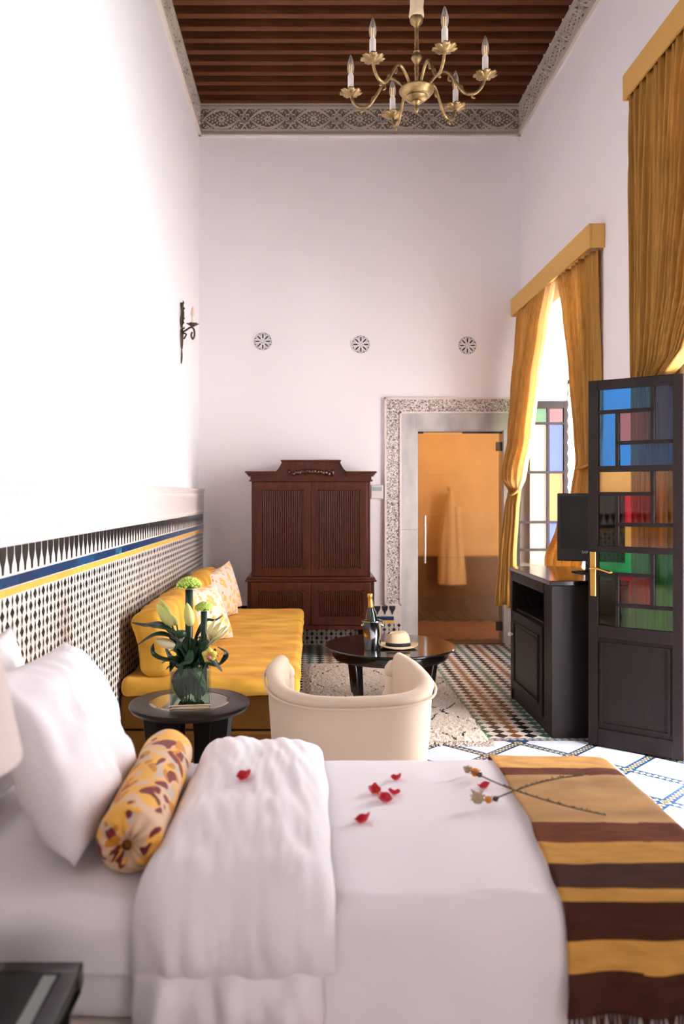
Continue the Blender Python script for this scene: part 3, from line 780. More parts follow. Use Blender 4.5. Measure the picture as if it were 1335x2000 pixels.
# far leaf: stands square to the wall at the far jamb
LX0, LX1, LY = 1.905, 2.44, 7.60
leaf = thing('door_2', 'open dark window leaf with small coloured panes beside the far curtain', 'window leaf', ((LX0 + LX1) / 2, LY, 0.71), kind='structure')
LZ = 2.36
xs = [LX0 + .065, LX0 + .335, LX1 - .055]
zs = [LZ - .07, 2.17, 1.70, 1.225, .75, .62]
b = B(); b.box(LX0, LX0 + .065, LY, LY + .04, .71, LZ); b.box(LX1 - .055, LX1, LY, LY + .04, .71, LZ); b.box(LX0 + .065, LX1 - .055, LY, LY + .04, LZ - .07, LZ); b.box(LX0 + .065, LX1 - .055, LY, LY + .04, .71, .78)
b.build('leaf_frame', M_dark, leaf, bevel=.003)
zz = [2.29, 2.15, 1.69, 1.22, .96, .78]
for z in zz[1:-1]: B().box(LX0 + .065, LX1 - .055, LY + .004, LY + .036, z - .012, z + .012).build('muntin', M_dark, leaf)
B().box(xs[1] - .012, xs[1] + .012, LY + .005, LY + .035, .78, 2.29).build('muntin', M_dark, leaf)
for i, (g0, g1) in enumerate(((D_green, D_red), (D_clear, D_blue), (D_clear, D_amber), (D_clear, D_blue), (D_clear, D_clear))):
    B().box(xs[0], xs[1] - .012, LY + .018, LY + .022, zz[i + 1] + .012, zz[i] - (.012 if i else 0)).build('pane', g0, leaf)
    B().box(xs[1] + .012, xs[2], LY + .018, LY + .022, zz[i + 1] + .012, zz[i] - (.012 if i else 0)).build('pane', g1, leaf)
# near leaf: swung into the room
HP, EP = Vector((2.06, 4.455)), Vector((1.645, 4.77))
LW = (EP - HP).length; ang = atan2(EP.y - HP.y, EP.x - HP.x)
nl = thing('door_3', 'open dark door leaf with stained glass panes in blue, amber and green', 'door leaf', (HP.x, HP.y, .012), rz=ang, kind='structure')
# local frame: x from the hinge (0) to the free edge (LW), y thickness, z up; u measured from the free edge
T0, T1, LH = -.02, .02, 2.13
def lb(u0, u1, z0, z1, y0=T0, y1=T1): return (LW - u1, LW - u0, y0, y1, z0, z1)
b = B()
for q in (lb(0, .055, 0, LH), lb(LW - .055, LW, 0, LH), lb(.055, LW - .055, LH - .055, LH), lb(.055, LW - .055, 0, .10), lb(.055, LW - .055, .63, .70),):
    b.box(*q)
b.build('leaf_frame', M_dark, nl, local=True, bevel=.004)
B().box(*lb(.055, LW - .055, .10, .63, -.008, .008)).build('lower_panel', M_dark, nl, local=True)
b = B(); P0, P1 = .075, LW - .075
for s in (1,-1):
    pl = [(LW - P0, .13), (LW - P1, .13), (LW - P1, .60), (LW - P0, .60)]
    b.ribbon(pl, .016, lambda u, v, q, s=s: (u, s * q, v), .008, .018, closed=True)
b.build('panel_moulding', M_dark, nl, local=True)
U_ = [.055, .055 + .098, LW - .055 - .098, LW - .055]
mw = .022
def pin(zt, zb, cols):
    """one pinwheel of five panes between heights zt and zb"""
    a = (zt - zb); t = a * .27; x0, x1 = .055, LW - .055; ww = .098
    rects = [(x0, x1 - ww - mw, zt - t, zt), (x1 - ww, x1, zb + t + mw, zt), (x0, x0 + ww, zb, zt - t - mw),
             (x0 + ww + mw, x1 - ww - mw, zb + t + mw, zt - t - mw), (x0 + ww + mw, x1, zb, zb + t)]
    for (p, q, c, d), g in zip(rects, cols):
        B().box(*lb(p, q, c, d, -.002, .002)).build('pane', g, nl, local=True)
    m = B(); y0, y1 = -.014, .014
    m.box(*lb(x0, x1 - ww, zt - t - mw, zt - t, y0, y1)); m.box(*lb(x1 - ww - mw, x1 - ww, zb + t, zt, y0, y1))
    m.box(*lb(x0 + ww, x1, zb + t, zb + t + mw, y0, y1)); m.box(*lb(x0 + ww, x0 + ww + mw, zb, zt - t, y0, y1))
    m.build('muntin', M_dark, nl, local=True, bevel=.003)
pin(2.075, 1.63, (G_blue, G_violet, G_blue, G_mauve, G_blue))
B().box(*lb(.055, LW - .055, 1.595, 1.63)).build('rail', M_dark, nl, local=True, bevel=.003)
pin(1.595, 1.165, (G_amber, G_amber, G_smoke, G_red, G_amber))
B().box(*lb(.055, LW - .055, 1.13, 1.165)).build('rail', M_dark, nl, local=True, bevel=.003)
pin(1.13, .70, (G_green, G_green, G_dgreen, G_red, G_green))
SGN = 1     # side of the leaf that faces the camera (set below)
ny = Matrix.Rotation(ang, 3, 'Z') @ Vector((0, 1, 0)); SGN = 1 if ny.y < 0 else -1
hd = B().box(LW - .046, LW - .012, min(.02 * SGN, .026 * SGN), max(.02 * SGN, .026 * SGN), .87, 1.13).build('handle_plate', M_gold, nl, local=True, bevel=.004, label='brass handle plate')
b = B(); b.tube([(LW - .03, .02 * SGN, 1.03), (LW - .03, .055 * SGN, 1.03)], .009, 10)
b.tube(smooth_path([(LW - .022, .055 * SGN, 1.032), (LW - .06, .058 * SGN, 1.036), (LW - .10, .056 * SGN, 1.026), (LW - .135, .056 * SGN, 1.016), (LW - .15, .056 * SGN, 1.022)], 5), .0075, 8)
b.lathe([(0, 0), (.008, .0), (.008, .006), (0, .006)], (LW - .03, .024 * SGN, .95), 10, M=Matrix.Rotation(R(-90 * SGN), 4, 'X'))
b.build('lever_handle', M_gold, nl, local=True, smooth=True, angle=R(50), label='curved brass lever')
for z in (.25, 1.0, 1.9): B().box(-.012, .004, -.012, .012, z, z + .09).build('hinge', M_steel, nl, local=True, bevel=.003)

# ------------------------------------------------------------------ television cabinet, television
CX0, CX1, CY0, CY1, CT = 1.462, 1.93, 4.90, 5.90, .955
cb = thing('television_cabinet', 'dark stained wooden cabinet with an open niche beside the window', 'cabinet', (1.76, 5.4, 0))
b = B(); b.box(CX0 + .03, CX1, CY0 + .02, CY1, .0, .66); b.box(CX0 + .0, CX1, CY0, CY0 + .16, 0, CT - .03); b.box(CX0 + .0, CX1, CY1 - .05, CY1, 0, CT - .03)
b.box(CX0 + .40, CX1, CY0 + .16, CY1 - .05, .66, CT - .03); b.box(CX0, CX0 + .4, CY0 + .16, CY1 - .05, CT - .10, CT - .03)
b.build('carcass', M_dark, cb, bevel=.004)
B().box(CX0 - .012, CX1, CY0 - .012, CY1 + .01, CT - .03, CT).build('top', M_gloss, cb, bevel=.004)
dr = B().box(CX0 - .002, CX0 + .03, CY0 + .20, CY1 - .06, .08, .64).build('door', M_dark, cb, bevel=.003)
B().ribbon([(CY0 + .27, .15), (CY1 - .13, .15), (CY1 - .13, .57), (CY0 + .27, .57)], .018, lambda u, v, q: (CX0 - q, u, v), .0, .012, closed=True).build('panel_moulding', M_dark, dr)
B().box(CX0 - .006, CX0, CY0 + .29, CY1 - .15, .17, .55).build('raised_panel', M_dark, dr, bevel=.004)
B().lathe([(0, 0), (.008, 0), (.008, .012), (.017, .02), (.018, .03), (.010, .038), (0, .04)], (CX0 - .002, CY1 - .085, .475), 14, M=Matrix.Rotation(R(-90), 4, 'Y')).build('knob', mat('white_porcelain', (240, 236, 232), .2), dr, smooth=True)
B().box(CX0 + .01, CX1, CY0 + .16, CY1 - .05, 0, .07).build('plinth', M_dark, cb)
kt = thing('small_appliance', 'small dark rounded appliance in the niche of the cabinet', 'appliance', (1.56, 5.16, .66))
B().lathe([(0, 0), (.062, 0), (.068, .02), (.062, .08), (.045, .115), (.02, .125), (0, .13)], (1.56, 5.16, .66), 20).build('body', M_gloss, kt, smooth=True)
b = B(); b.tube(smooth_path([(1.56, 5.10, .685), (1.56, 5.075, .70), (1.56, 5.07, .74), (1.56, 5.11, .765)], 5), .009, 8).build('handle', M_gloss, kt, smooth=True)
B().lathe([(.02, 0), (.024, .004), (.0, .02)], (1.56, 5.16, .785), 12).build('lid_knob', M_steel, kt, smooth=True)

TVL = Vector((1.685, 5.52, CT))
tvr = R(-24)
tv = thing('television', 'black flat television on the dark cabinet', 'television', (TVL.x, TVL.y, CT + .001), rz=tvr)
# local: x along the screen from its left edge, -y towards the room
TW, TH = .44, .46; tz = .07
B().box(0, TW, 0, .045, tz, tz + TH).build('housing', mat('black_plastic', (14, 14, 15), .3), tv, local=True, bevel=.006)
B().box(.022, TW - .022, -.002, .001, tz + .085, tz + TH - .022).build('screen', mat('screen_glass', (5, 6, 8), .12), tv, local=True)
b = B(); b.box(.18, .26, .01, .04, .01, tz + .01); b.lathe([(0, 0), (.13, 0), (.13, .006), (.12, .012), (0, .014)], (.22, .03, 0), 28)
b.build('stand', M_gloss, tv, local=True, bevel=.002)
b = B(); b.tube([(.22 + .016 * cos(k * pi / 8), -.002, tz + .03 + .016 * sin(k * pi / 8)) for k in range(17)], .0022, 6, cap=False); b.build('power_ring', M_steel, tv, local=True)
fc = bpy.data.curves.new('logo', 'FONT'); fc.body = 'SAMSUNG'; fc.size = .026; fc.align_x = 'CENTER'; fc.extrude = .0005
tmp = bpy.data.objects.new('brand_lettering', fc); COL.objects.link(tmp)
me_t = bpy.data.meshes.new_from_object(tmp.evaluated_get(bpy.context.evaluated_depsgraph_get())); bpy.data.objects.remove(tmp)
to = bpy.data.objects.new('brand_lettering', me_t); COL.objects.link(to); to.parent = tv; to.location = (.22, -.0015, tz + .055); to.rotation_euler = (R(90), 0, 0)
me_t.materials.clear(); me_t.materials.append(mat('silver_print', (190, 192, 196), .4)); INV[to.name] = INV[tv.name]

# ------------------------------------------------------------------ sofa
SX0, SX1, SY0, SY1 = XD + .012, -.055, 4.42, 7.25
sf = thing('daybed_sofa', 'mustard gold velvet daybed sofa along the mosaic wall', 'sofa', ((SX0 + SX1) / 2, 5.8, 0))
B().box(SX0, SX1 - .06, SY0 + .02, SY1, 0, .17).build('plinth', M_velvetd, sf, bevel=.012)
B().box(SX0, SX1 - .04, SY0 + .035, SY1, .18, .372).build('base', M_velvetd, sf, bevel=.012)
def soft_box(x0, x1, y0, y1, z0, z1, r, nx, ny, wr_, seed):
    """rounded, slightly lumpy box made of a stretched sphere-cube"""
    b = B(); cx, cy, cz = (x0 + x1) / 2, (y0 + y1) / 2, (z0 + z1) / 2; hx, hy, hz = (x1 - x0) / 2, (y1 - y0) / 2, (z1 - z0) / 2
    def pt(q):
        p = Vector((q[0] * hx, q[1] * hy, q[2] * hz)); c = Vector((max(-hx + r, min(hx - r, p.x)), max(-hy + r, min(hy - r, p.y)), max(-hz + r, min(hz - r, p.z))))
        d = p - c
        if d.length > 1e-9: p = c + d.normalized() * r
        p += Vector((0, 0, 1)) * (q[2] * wr_ * nz(p.x * 5 + seed, p.y * 5, p.z * 2)) + Vector((wr_ * nz(p.y * 6, p.z * 6, seed), wr_ * nz(p.x * 6, p.z * 6, seed + 5), 0))
        return (p.x + cx, p.y + cy, p.z + cz)
    def lv(n, h):      # parameter list, dense near the ends
        e = min(.98, r / h); k = 4
        a = [-1 + e * (1 - cos(i / k * pi / 2)) * 1.0 for i in range(k)] ; a = [-1 + e * i / k for i in range(k)]
        m = [-1 + e + (2 - 2 * e) * i / n for i in range(n + 1)]
        return a + m + [-x for x in reversed(a)]
    X, Y, Z = lv(nx, hx), lv(ny, hy), lv(4, hz)
    for s in (-1, 1):
        for (A, C, f) in ((X, Y, lambda a, c: (a, c, s)), (X, Z, lambda a, c: (a, s, c)), (Y, Z, lambda a, c: (s, a, c))):
            na, nc = len(A) - 1, len(C) - 1
            vs = [pt(f(a, c)) for a in A for c in C]
            b.add(vs, [(i * (nc + 1) + j, (i + 1) * (nc + 1) + j, (i + 1) * (nc + 1) + j + 1, i * (nc + 1) + j + 1) for i in range(na) for j in range(nc)])
    return b
soft_box(SX0, SX1, SY0, SY1, .365, .465, .045, 16, 40, .012, 1).build('seat_mattress', M_velvet, sf, smooth=True)
# back cushions lean on the wall
L3 = (SY1 - SY0 - .1) / 3
for k in range(3):
    y0 = SY0 + .03 + k * L3
    b = soft_box(-.10, .10, y0, y0 + L3 - .015, -.19, .19, .07, 4, 14, .02, 7 + k)
    M = Matrix.Translation((SX0 + .175, 0, .655)) @ Matrix.Rotation(R(-12), 4, 'Y')
    b.v = [tuple(M @ Vector(q)) for q in b.v]
    b.build('back_cushion', M_velvet, sf, smooth=True)

# ------------------------------------------------------------------ pillows
def pillow(name, label, cat, W, H, T, M, m, parent=None, group=None, seed=0.0, wr_=.012, n=34, flange=0.0, pinch=.08, power=.55, ear=None):
    b = B()
    for s in (-1, 1):
        def fn(u, v):
            a, c = u * 2 - 1, v * 2 - 1
            k = 1 - pinch * (1 - abs(a) ** 2.0) if True else 1
            x = a * W / 2 * (1 - pinch * (1 - c * c)); y = c * H / 2 * (1 - pinch * (1 - a * a))
            g = max(0, (1 - abs(a) ** 2.4)) ** power * max(0, (1 - abs(c) ** 2.4)) ** power
            z = s * T / 2 * g
            e = g ** .5
            z += s * e * wr_ * (nz(a * 2.2 + seed, c * 2.2, s) + .6 * nz(a * 6 + seed, c * 2.5, s * 3))
            return M @ Vector((x, y, z))
        b.grid(n, n, fn)
    return b.build(name, m, parent, smooth=True, label=label, cat=cat, group=group)

def print_mat(name, base, blobs, scale, warp=.05):
    """fabric with blotchy leaf-like print: list of (colour, voronoi seed offset, threshold)"""
    m = mat(name, base, .85, sheen=.2); N = m.node_tree.nodes; L = m.node_tree.links; p = N['Principled BSDF']
    tc = N.new('ShaderNodeTexCoord'); prev = None
    for i, (c, off, th, st) in enumerate(blobs):
        mp = N.new('ShaderNodeMapping'); mp.inputs['Location'].default_value = off; mp.inputs['Scale'].default_value = st; mp.inputs['Rotation'].default_value = (.3 * i, .5 * i, .8 * i)
        nn_ = N.new('ShaderNodeTexNoise'); nn_.inputs['Scale'].default_value = scale * .55; nn_.inputs['Detail'].default_value = 1; L.new(tc.outputs['Object'], nn_.inputs['Vector'])
        ad = N.new('ShaderNodeVectorMath'); ad.operation = 'MULTIPLY_ADD'; ad.inputs[1].default_value = (warp,) * 3; L.new(nn_.outputs['Color'], ad.inputs[0]); L.new(tc.outputs['Object'], ad.inputs[2]); L.new(ad.outputs[0], mp.inputs[0])
        v = N.new('ShaderNodeTexVoronoi'); v.inputs['Scale'].default_value = scale; L.new(mp.outputs[0], v.inputs['Vector'])
        lt = N.new('ShaderNodeMath'); lt.operation = 'LESS_THAN'; lt.inputs[1].default_value = th; L.new(v.outputs['Distance'], lt.inputs[0])
        mx = N.new('ShaderNodeMix'); mx.data_type = 'RGBA'; L.new(lt.outputs[0], mx.inputs[0])
        if prev is None: mx.inputs[6].default_value = rgb(*base)
        else: L.new(prev, mx.inputs[6])
        mx.inputs[7].default_value = rgb(*c); prev = mx.outputs[2]
    L.new(prev, p.inputs['Base Color']); return m
M_print = print_mat('floral_cushion_fabric', (222, 202, 188), [((226, 172, 92), (0, 0, 0), .42, (1, 1, 1)), ((240, 200, 130), (3, 1, 2), .3, (1, 1, 1)), ((204, 132, 60), (0, 0, 0), .2, (1, 1, 1))], 17)
M_plainc = mat('blush_linen', (228, 208, 196), .85)
def face_m(px, py, pz, yaw, tilt, roll=0):
    return Matrix.Translation((px, py, pz)) @ Matrix.Rotation(R(yaw), 4, 'Z') @ Matrix.Rotation(R(90 - tilt), 4, 'X') @ Matrix.Rotation(R(roll), 4, 'Z')
def printed_cushion(label, M, seed):
    W = .42
    t = thing('throw_cushion', label, 'cushion', tuple(M.translation - Vector((0, 0, .24))), group='floral cushions on the daybed')
    b1 = B(); b2 = B()
    for s, b in ((1, b1), (-1, b2)):
        def fn(u, v):
            a, c = u * 2 - 1, v * 2 - 1
            g = max(0, (1 - abs(a) ** 2.4)) ** .55 * max(0, (1 - abs(c) ** 2.4)) ** .55
            return M @ Vector((a * W / 2 * (1 - .10 * (1 - c * c)), c * W / 2 * (1 - .10 * (1 - a * a)), s * (.075 * g + g ** .5 * .01 * nz(a * 2 + seed, c * 2, s))))
        b.grid(24, 24, fn)
    b1.build('printed_face', M_print, t, smooth=True); b2.build('plain_back', M_plainc, t, smooth=True)
printed_cushion('floral cushion at the far end of the daybed, rearmost of the pair', face_m(-.735, 6.98, .665, 66, 14, 0) @ Matrix.Rotation(R(8), 4, 'Z'), 1.3)
printed_cushion('floral cushion leaning in front of its twin at the far end of the daybed', face_m(-.745, 6.68, .655, 68, 18, 0) @ Matrix.Rotation(R(4), 4, 'Z'), 2.7)
printed_cushion('floral cushion on the daybed partly hidden behind the lilies', face_m(-.71, 5.62, .65, 62, 22, 0), 5.1)

# ------------------------------------------------------------------ bed
BX0, BX1, BY0, BY1, BT = XD + .02, .945, 1.68, 2.62, .62
bed = thing('bed', 'white made-up single bed in the foreground', 'bed', ((BX0 + BX1) / 2, 2.15, 0))
B().box(BX0, BX1 - .02, BY0 + .02, BY1 - .02, .04, .36).build('box_base', M_skirt, bed, bevel=.02)
soft_box(BX0, BX1, BY0 + .01, BY1 - .01, .36, BT - .012, .05, 20, 12, .004, 3).build('mattress', M_linen, bed, smooth=True)
for (x, y) in ((BX0 + .1, BY0 + .1), (BX1 - .12, BY0 + .1), (BX0 + .1, BY1 - .1), (BX1 - .12, BY1 - .1)):
    B().lathe([(0, 0), (.025, 0), (.03, .05)], (x, y, 0), 12).build('leg', M_dark, bed)

def profile(yf, yn, zt, zlf, zln, r=.05, n=8):
    """cross-section over the bed: far hem -> far edge -> near edge -> near hem; returns (y, z) points and arc lengths"""
    pts = []
    for k in range(8): pts.append((yf, zlf + (zt - r - zlf) * k / 8))
    for k in range(n + 1): a = pi * .5 * k / n; pts.append((yf - r + r * cos(a), zt - r + r * sin(a)))
    m = 60
    for k in range(1, m): pts.append((yf - r - (yf - yn - 2 * r) * k / m, zt))
    for k in range(n + 1): a = pi * .5 + pi * .5 * k / n; pts.append((yn + r + r * cos(a), zt - r + r * sin(a)))
    for k in range(1, 25): pts.append((yn, zt - r - (zt - r - zln) * k / 24))
    s = [0]
    for a, c in zip(pts, pts[1:]): s.append(s[-1] + math.hypot(c[0] - a[0], c[1] - a[1]))
    return pts, s
def at_arc(pts, s, q):
    import bisect
    i = max(1, min(len(s) - 1, bisect.bisect_left(s, q))); t = (q - s[i - 1]) / max(1e-9, s[i] - s[i - 1])
    a, c = pts[i - 1], pts[i]
    y = a[0] + (c[0] - a[0]) * t; z = a[1] + (c[1] - a[1]) * t
    dy, dz = c[0] - a[0], c[1] - a[1]; l = math.hypot(dy, dz) or 1
    return y, z, dz / l, -dy / l          # point and outward normal (y, z)
# flat sheet/duvet cover tucked over the right part
pts, s = profile(BY1 + .004, BY0 - .008, BT + .004, .30, .24, r=.055)
def sheet(u, v):
    x = -.30 + u * (BX1 - .0 + .30 + .006); y, z, ny_, nz_ = at_arc(pts, s, v * s[-1])
    k = 0.006 * nz(x * 2.5, v * 5, 1) + .003 * nz(x * 9, v * 4, 2)
    if y < BY0 + .05: k += .014 * max(0, nz(x * 5 + 3, v * 11, 5)) * min(1, (BT - z) * 8) + .008 * nz(x * 9, v * 9, 4)
    return (x, y + ny_ * k, z + nz_ * k)
B().grid(120, 150, sheet).build('top_sheet', M_linen2, bed, smooth=True, solid=.004)
# fitted sheet hem on the left
pts2, s2 = profile(BY1 + .0, BY0 - .004, BT - .004, .40, .475, r=.06)
def sheet2(u, v):
    x = BX0 + u * (-.28 - BX0); y, z, ny_, nz_ = at_arc(pts2, s2, v * s2[-1])
    k = 0.006 * nz(x * 3, v * 6, 7) + (.006 * nz(x * 9, v * 9, 8))
    return (x, y + ny_ * k, z + nz_ * k)
B().grid(70, 110, sheet2).build('under_sheet', M_linen, bed, smooth=True, solid=.004)

# folded duvet across the bed
def duvet():
    b = B()
    pf, sf_ = profile(BY1 - .02, BY0 - .012, BT + .012, .56, .485, r=.05)
    TK = .082; S0, S1 = sf_[8] * .6, sf_[-1]
    X0, X1 = -.345, .052
    def outer(u, v):
        q = S0 + (S1 - S0) * v; y, z, ny_, nz_ = at_arc(pf, sf_, q)
        a = u * 2 - 1
        g = max(0, 1 - abs(a) ** 4) ** .5 * max(0, 1 - abs(2 * v - 1) ** 9) ** .5
        xo = (X0 + X1) / 2 + a * (X1 - X0) / 2 * (1 + .04 * nz(v * 5, a * 3, 3)) - .012 * (v - .3) + .02 * (v - .5) * max(0, a) - .03 * max(0, v - .45) * max(0, -a)
        th = TK * g * (1 + .18 * nz(a * 1.6, v * 4, 6))
        amp = .35 + .5 * max(0, v - .55)
        wr_ = g * amp * (.030 * nz(a * 2.0 + v * 4.0, v * 5 - a * 1.5, 2) + .016 * nz(a * 7 - v * 8, v * 6, 9) + .008 * nz(a * 14, v * 9, 5))
        if v > .90: wr_ += g * .012 * sin(a * 9 + 3 * nz(a * 3, v * 3, 1)) * (v - .90) / .10
        k = th + wr_ + .004
        return (xo, y + ny_ * k, z + nz_ * k)
    b.grid(64, 120, outer)
    def inner(u, v):
        q = S0 + (S1 - S0) * v; y, z, ny_, nz_ = at_arc(pf, sf_, q); a = u * 2 - 1
        xo = (X0 + X1) / 2 + a * (X1 - X0) / 2 * (1 + .04 * nz(v * 5, a * 3, 3)) - .012 * (v - .3) + .02 * (v - .5) * max(0, a) - .03 * max(0, v - .45) * max(0, -a)
        return (xo, y + ny_ * .003, z + nz_ * .003)
    b.grid(64, 120, inner)
    t = thing('folded_duvet', 'white duvet folded in a thick band across the bed', 'duvet', (-.15, 2.15, BT))
    b.build('upper_fold', M_linen2, t, smooth=True)
    # lower layer peeping out under the hem
    b = B()
    def low(u, v):
        a = u * 2 - 1; g = max(0, 1 - abs(a) ** 5) ** .5
        x = -.168 + a * (.196 + .006 * nz(v * 4, a)); p = pi * (.04 + .96 * v)
        return (x, BY0 - .014 - g * sin(p) ** .7 * (.060 + .020 * nz(a * 5, v * 2, 3) + .012 * sin(a * 9 + v * 3)), .535 - v * .19 - .012 * nz(a * 3, 2, 2))
    b.grid(60, 24, low); b.build('lower_fold', M_linen2, t, smooth=True, solid=.006)
duvet()

# striped throw over the foot of the bed
def throw():
    t = thing('striped_throw', 'brown and gold striped woven throw over the foot of the bed', 'blanket', (.75, 2.1, BT))
    pf, sf_ = profile(BY1 + .012, BY0 - .022, BT + .016, .52, .41, r=.055)
    arc_of = {}
    for (p, q) in zip(pf, sf_): arc_of[q] = p
    def arc_y(yv): return min(zip(sf_, pf), key=lambda e: abs(e[1][0] - yv) + (10 if e[1][1] < BT - .03 else 0))[0]
    def arc_z(zv): return min(zip(sf_, pf), key=lambda e: abs(e[1][1] - zv) + (10 if e[1][0] > 2.2 else 0))[0]
    A = [0, arc_y(2.60), arc_y(2.47), arc_y(2.41), arc_y(2.06), arc_y(1.945), arc_y(1.83), arc_y(1.715), arc_z(.628), arc_z(.562), arc_z(.494), sf_[-1]]
    cid = [1, 3, 1, 2, 1, 0, 4, 0, 4, 0, 4]
    names = [('gold_wool', (186, 138, 68)), ('brown_wool', (106, 60, 40)), ('tan_wool', (186, 146, 100)), ('amber_wool', (226, 172, 104)), ('dark_brown_wool', (66, 38, 28))]
    mats_ = [mat(n_, c, .95, var=.3 if n_ == 'tan_wool' else .18, vscale=9 if n_ == 'tan_wool' else 40, spec=.1, stretch=(.3, 1, 1), bump=.35, bscale=160) for n_, c in names]
    TOT = sf_[-1]
    XA = .575; XB = BX1 + .014; drop = .30; rr = .04
    def fx(w_):            # along the width: flat top then over the foot end
        l1 = XB - rr - XA
        if w_ < l1: return XA + w_, 0, 0
        w2 = w_ - l1
        if w2 < rr * pi / 2: a = w2 / rr; return XB - rr + rr * sin(a), -rr * (1 - cos(a)), a
        return XB, -rr - (w2 - rr * pi / 2), pi / 2
    WT = XB - rr - XA + rr * pi / 2 + drop
    def fn(u, v):
        q = v * TOT; y, z, ny_, nz_ = at_arc(pf, sf_, q)
        x, dz, a = fx(u * WT)
        e = (1 - u) ** 3
        x += e * (.012 * nz(v * 7, 1, 1) - .10 * max(0, min(v, .8) - .40) + .02 * (.3 - v))
        k = .006 * nz(x * 4, v * 9, 3) + .004 * nz(x * 12, v * 8, 6)
        if z < BT - .03: k += .010 * (1 + sin(x * 38 + 2 * nz(x * 3, 1, 2))) * min(1, (BT - z) * 6)
        if a > 0: x += .012 * nz(y * 7, u * 6, 9) * min(1, (u * WT - .37) * 4)
        return (x, y + ny_ * k, z + nz_ * k * (1 - a / (pi / 2)) + dz * (1 if z > BT - .06 else .0 + max(0, 1 - (BT - .06 - z) * 30)))
    def band(u, v):
        q = v * TOT + .004 * nz(u * 6, v * 20, 1)
        for i in range(len(cid)):
            if A[i] <= q < A[i + 1]: return cid[i]
        return cid[-1]
    # one strip of cloth per stripe would hide the weave; a single cloth with woven bands
    b = B(); b.grid(70, 330, fn, mfn=band); b.build('woven_cloth', mats_, t, smooth=True, solid=.005)
    b = B()
    x = .53
    while x < .95:
        y = BY0 - .035; z = .418
        b.tube([(x, y, z), (x + random.uniform(-.006, .006), y - random.uniform(0, .012), z - .03), (x + random.uniform(-.012, .012), y - random.uniform(-.006, .012), z - .065)], [.0035, .003, .0015], 5)
        x += .0085
    b.build('fringe', mats_[4], t)
throw()

# rose petals
PET = mat('red_petal', (190, 14, 36), .5, var=.2, vscale=30, sheen=.3)
petals = [(475, 1523, .69, 20, 1, 'single red rose petal on the folded duvet'), (773, 1524, .625, -10, .8, 'red rose petal lying farthest from the duvet at the top of the group'), (732, 1550, .625, 70, 1.0, 'red rose petal at the left of the cluster of three'),
          (770, 1553, .625, 10, .9, 'red rose petal at the right of the cluster of three'), (752, 1566, .625, -20, 1.1, 'red rose petal at the front of the cluster of three'), (707, 1607, .625, 40, 1.1, 'red rose petal lying nearest to the camera'), (945, 1540, .627, 15, 1.0, 'red rose petal beside the dried flower heads')]
bpy.context.view_layer.update(); DG = bpy.context.evaluated_depsgraph_get()
for px, py, z, rz, sc, lab in petals:
    _, hit, _n3, _i, _o, _m = SC.ray_cast(DG, Vector((0, 0, CZ)), Vector(((px - 605) / 1580, 1, -(py - 968) / 1580)).normalized())     # where the petal came to rest on the linen
    x, d, zz_ = hit.x, hit.y, hit.z + .002
    def fn(u, v):
        a, r = u * 2 * pi, v
        q = r * .017 * sc
        xx = q * cos(a) * 1.15; yy = q * sin(a) * (1 - .25 * cos(a))
        return Vector((xx, yy, .010 * r * r * (.4 + .6 * sin(a * 2 + rz) ** 2) + .007 * r ** 3 * (1 + sin(a + rz))))
    Mx = Matrix.Translation((x, d, zz_)) @ Matrix.Rotation(R(rz), 4, 'Z')
    b = B(); b.grid(20, 5, lambda u, v: Mx @ fn(u, v)); b.build('rose_petal', PET, smooth=True, solid=.001, label=lab, cat='petal', group='rose petals on the bed')

# dried flowers on the throw
def px2(px, py, z): d = (CZ - z) * 1580 / (py - 968); return Vector(((px - 605) / 1580 * d, d, z))
M_twig = mat('dry_stem', (96, 84, 62), .9); M_dry = [mat('dry_flower', c, .9, bump=.6, bscale=120) for c in ((168, 150, 116), (206, 128, 52), (84, 44, 40))]
def dried(path, heads, label):
    P = [px2(*p) for p in path]
    t = thing('dried_flower', label, 'dried flower', tuple(P[0]), group='dried flowers on the bed')
    B().tube(smooth_path(P, 10), [.0022] * (10 * (len(P) - 1) + 1), 6).build('stem', M_twig, t, smooth=True)
    b = B(); sp = smooth_path(P, 30)
    for i in range(len(sp) // 3, len(sp)):
        if random.random() < .5:
            q = sp[i]; b.tube([q, q + Vector((random.uniform(-.008, .008), random.uniform(-.008, .008), random.uniform(.001, .006)))], [.0025, .001], 4)
    b.build('seed_tufts', M_twig, t, kind='stuff')
    for (px, py, z, r, mi) in heads:
        c = px2(px, py, z); b = B()
        b.lathe([(0, -r), (r * .6, -r * .8), (r, 0), (r * .7, r * .7), (0, r * .9)], c, 12, wob=lambda a, z_: 1 + .15 * sin(a * 6))
        for k in range(14):
            a = k * 2.4; q = c + Vector((cos(a) * r * .8, sin(a) * r * .8, random.uniform(-.5, .8) * r)); b.tube([c + (q - c) * .6, c + (q - c) * 1.5], [r * .22, r * .08], 5)
        b.build('flower_head', M_dry[mi], t, smooth=True)
dried([(918, 1505, .655), (960, 1525, .66), (1010, 1545, .665), (1090, 1570, .662), (1182, 1592, .658)], [(912, 1503, .648, .011, 0), (927, 1508, .65, .013, 1), (936, 1513, .648, .008, 2)], 'dried flower stem with its orange head farther from the camera')
dried([(965, 1560, .655), (1000, 1546, .665), (1040, 1532, .664), (1090, 1520, .662), (1138, 1514, .658)], [(932, 1558, .652, .017, 0), (953, 1562, .648, .010, 1), (967, 1560, .648, .008, 2)], 'dried flower stem with its large pale head nearer the camera')

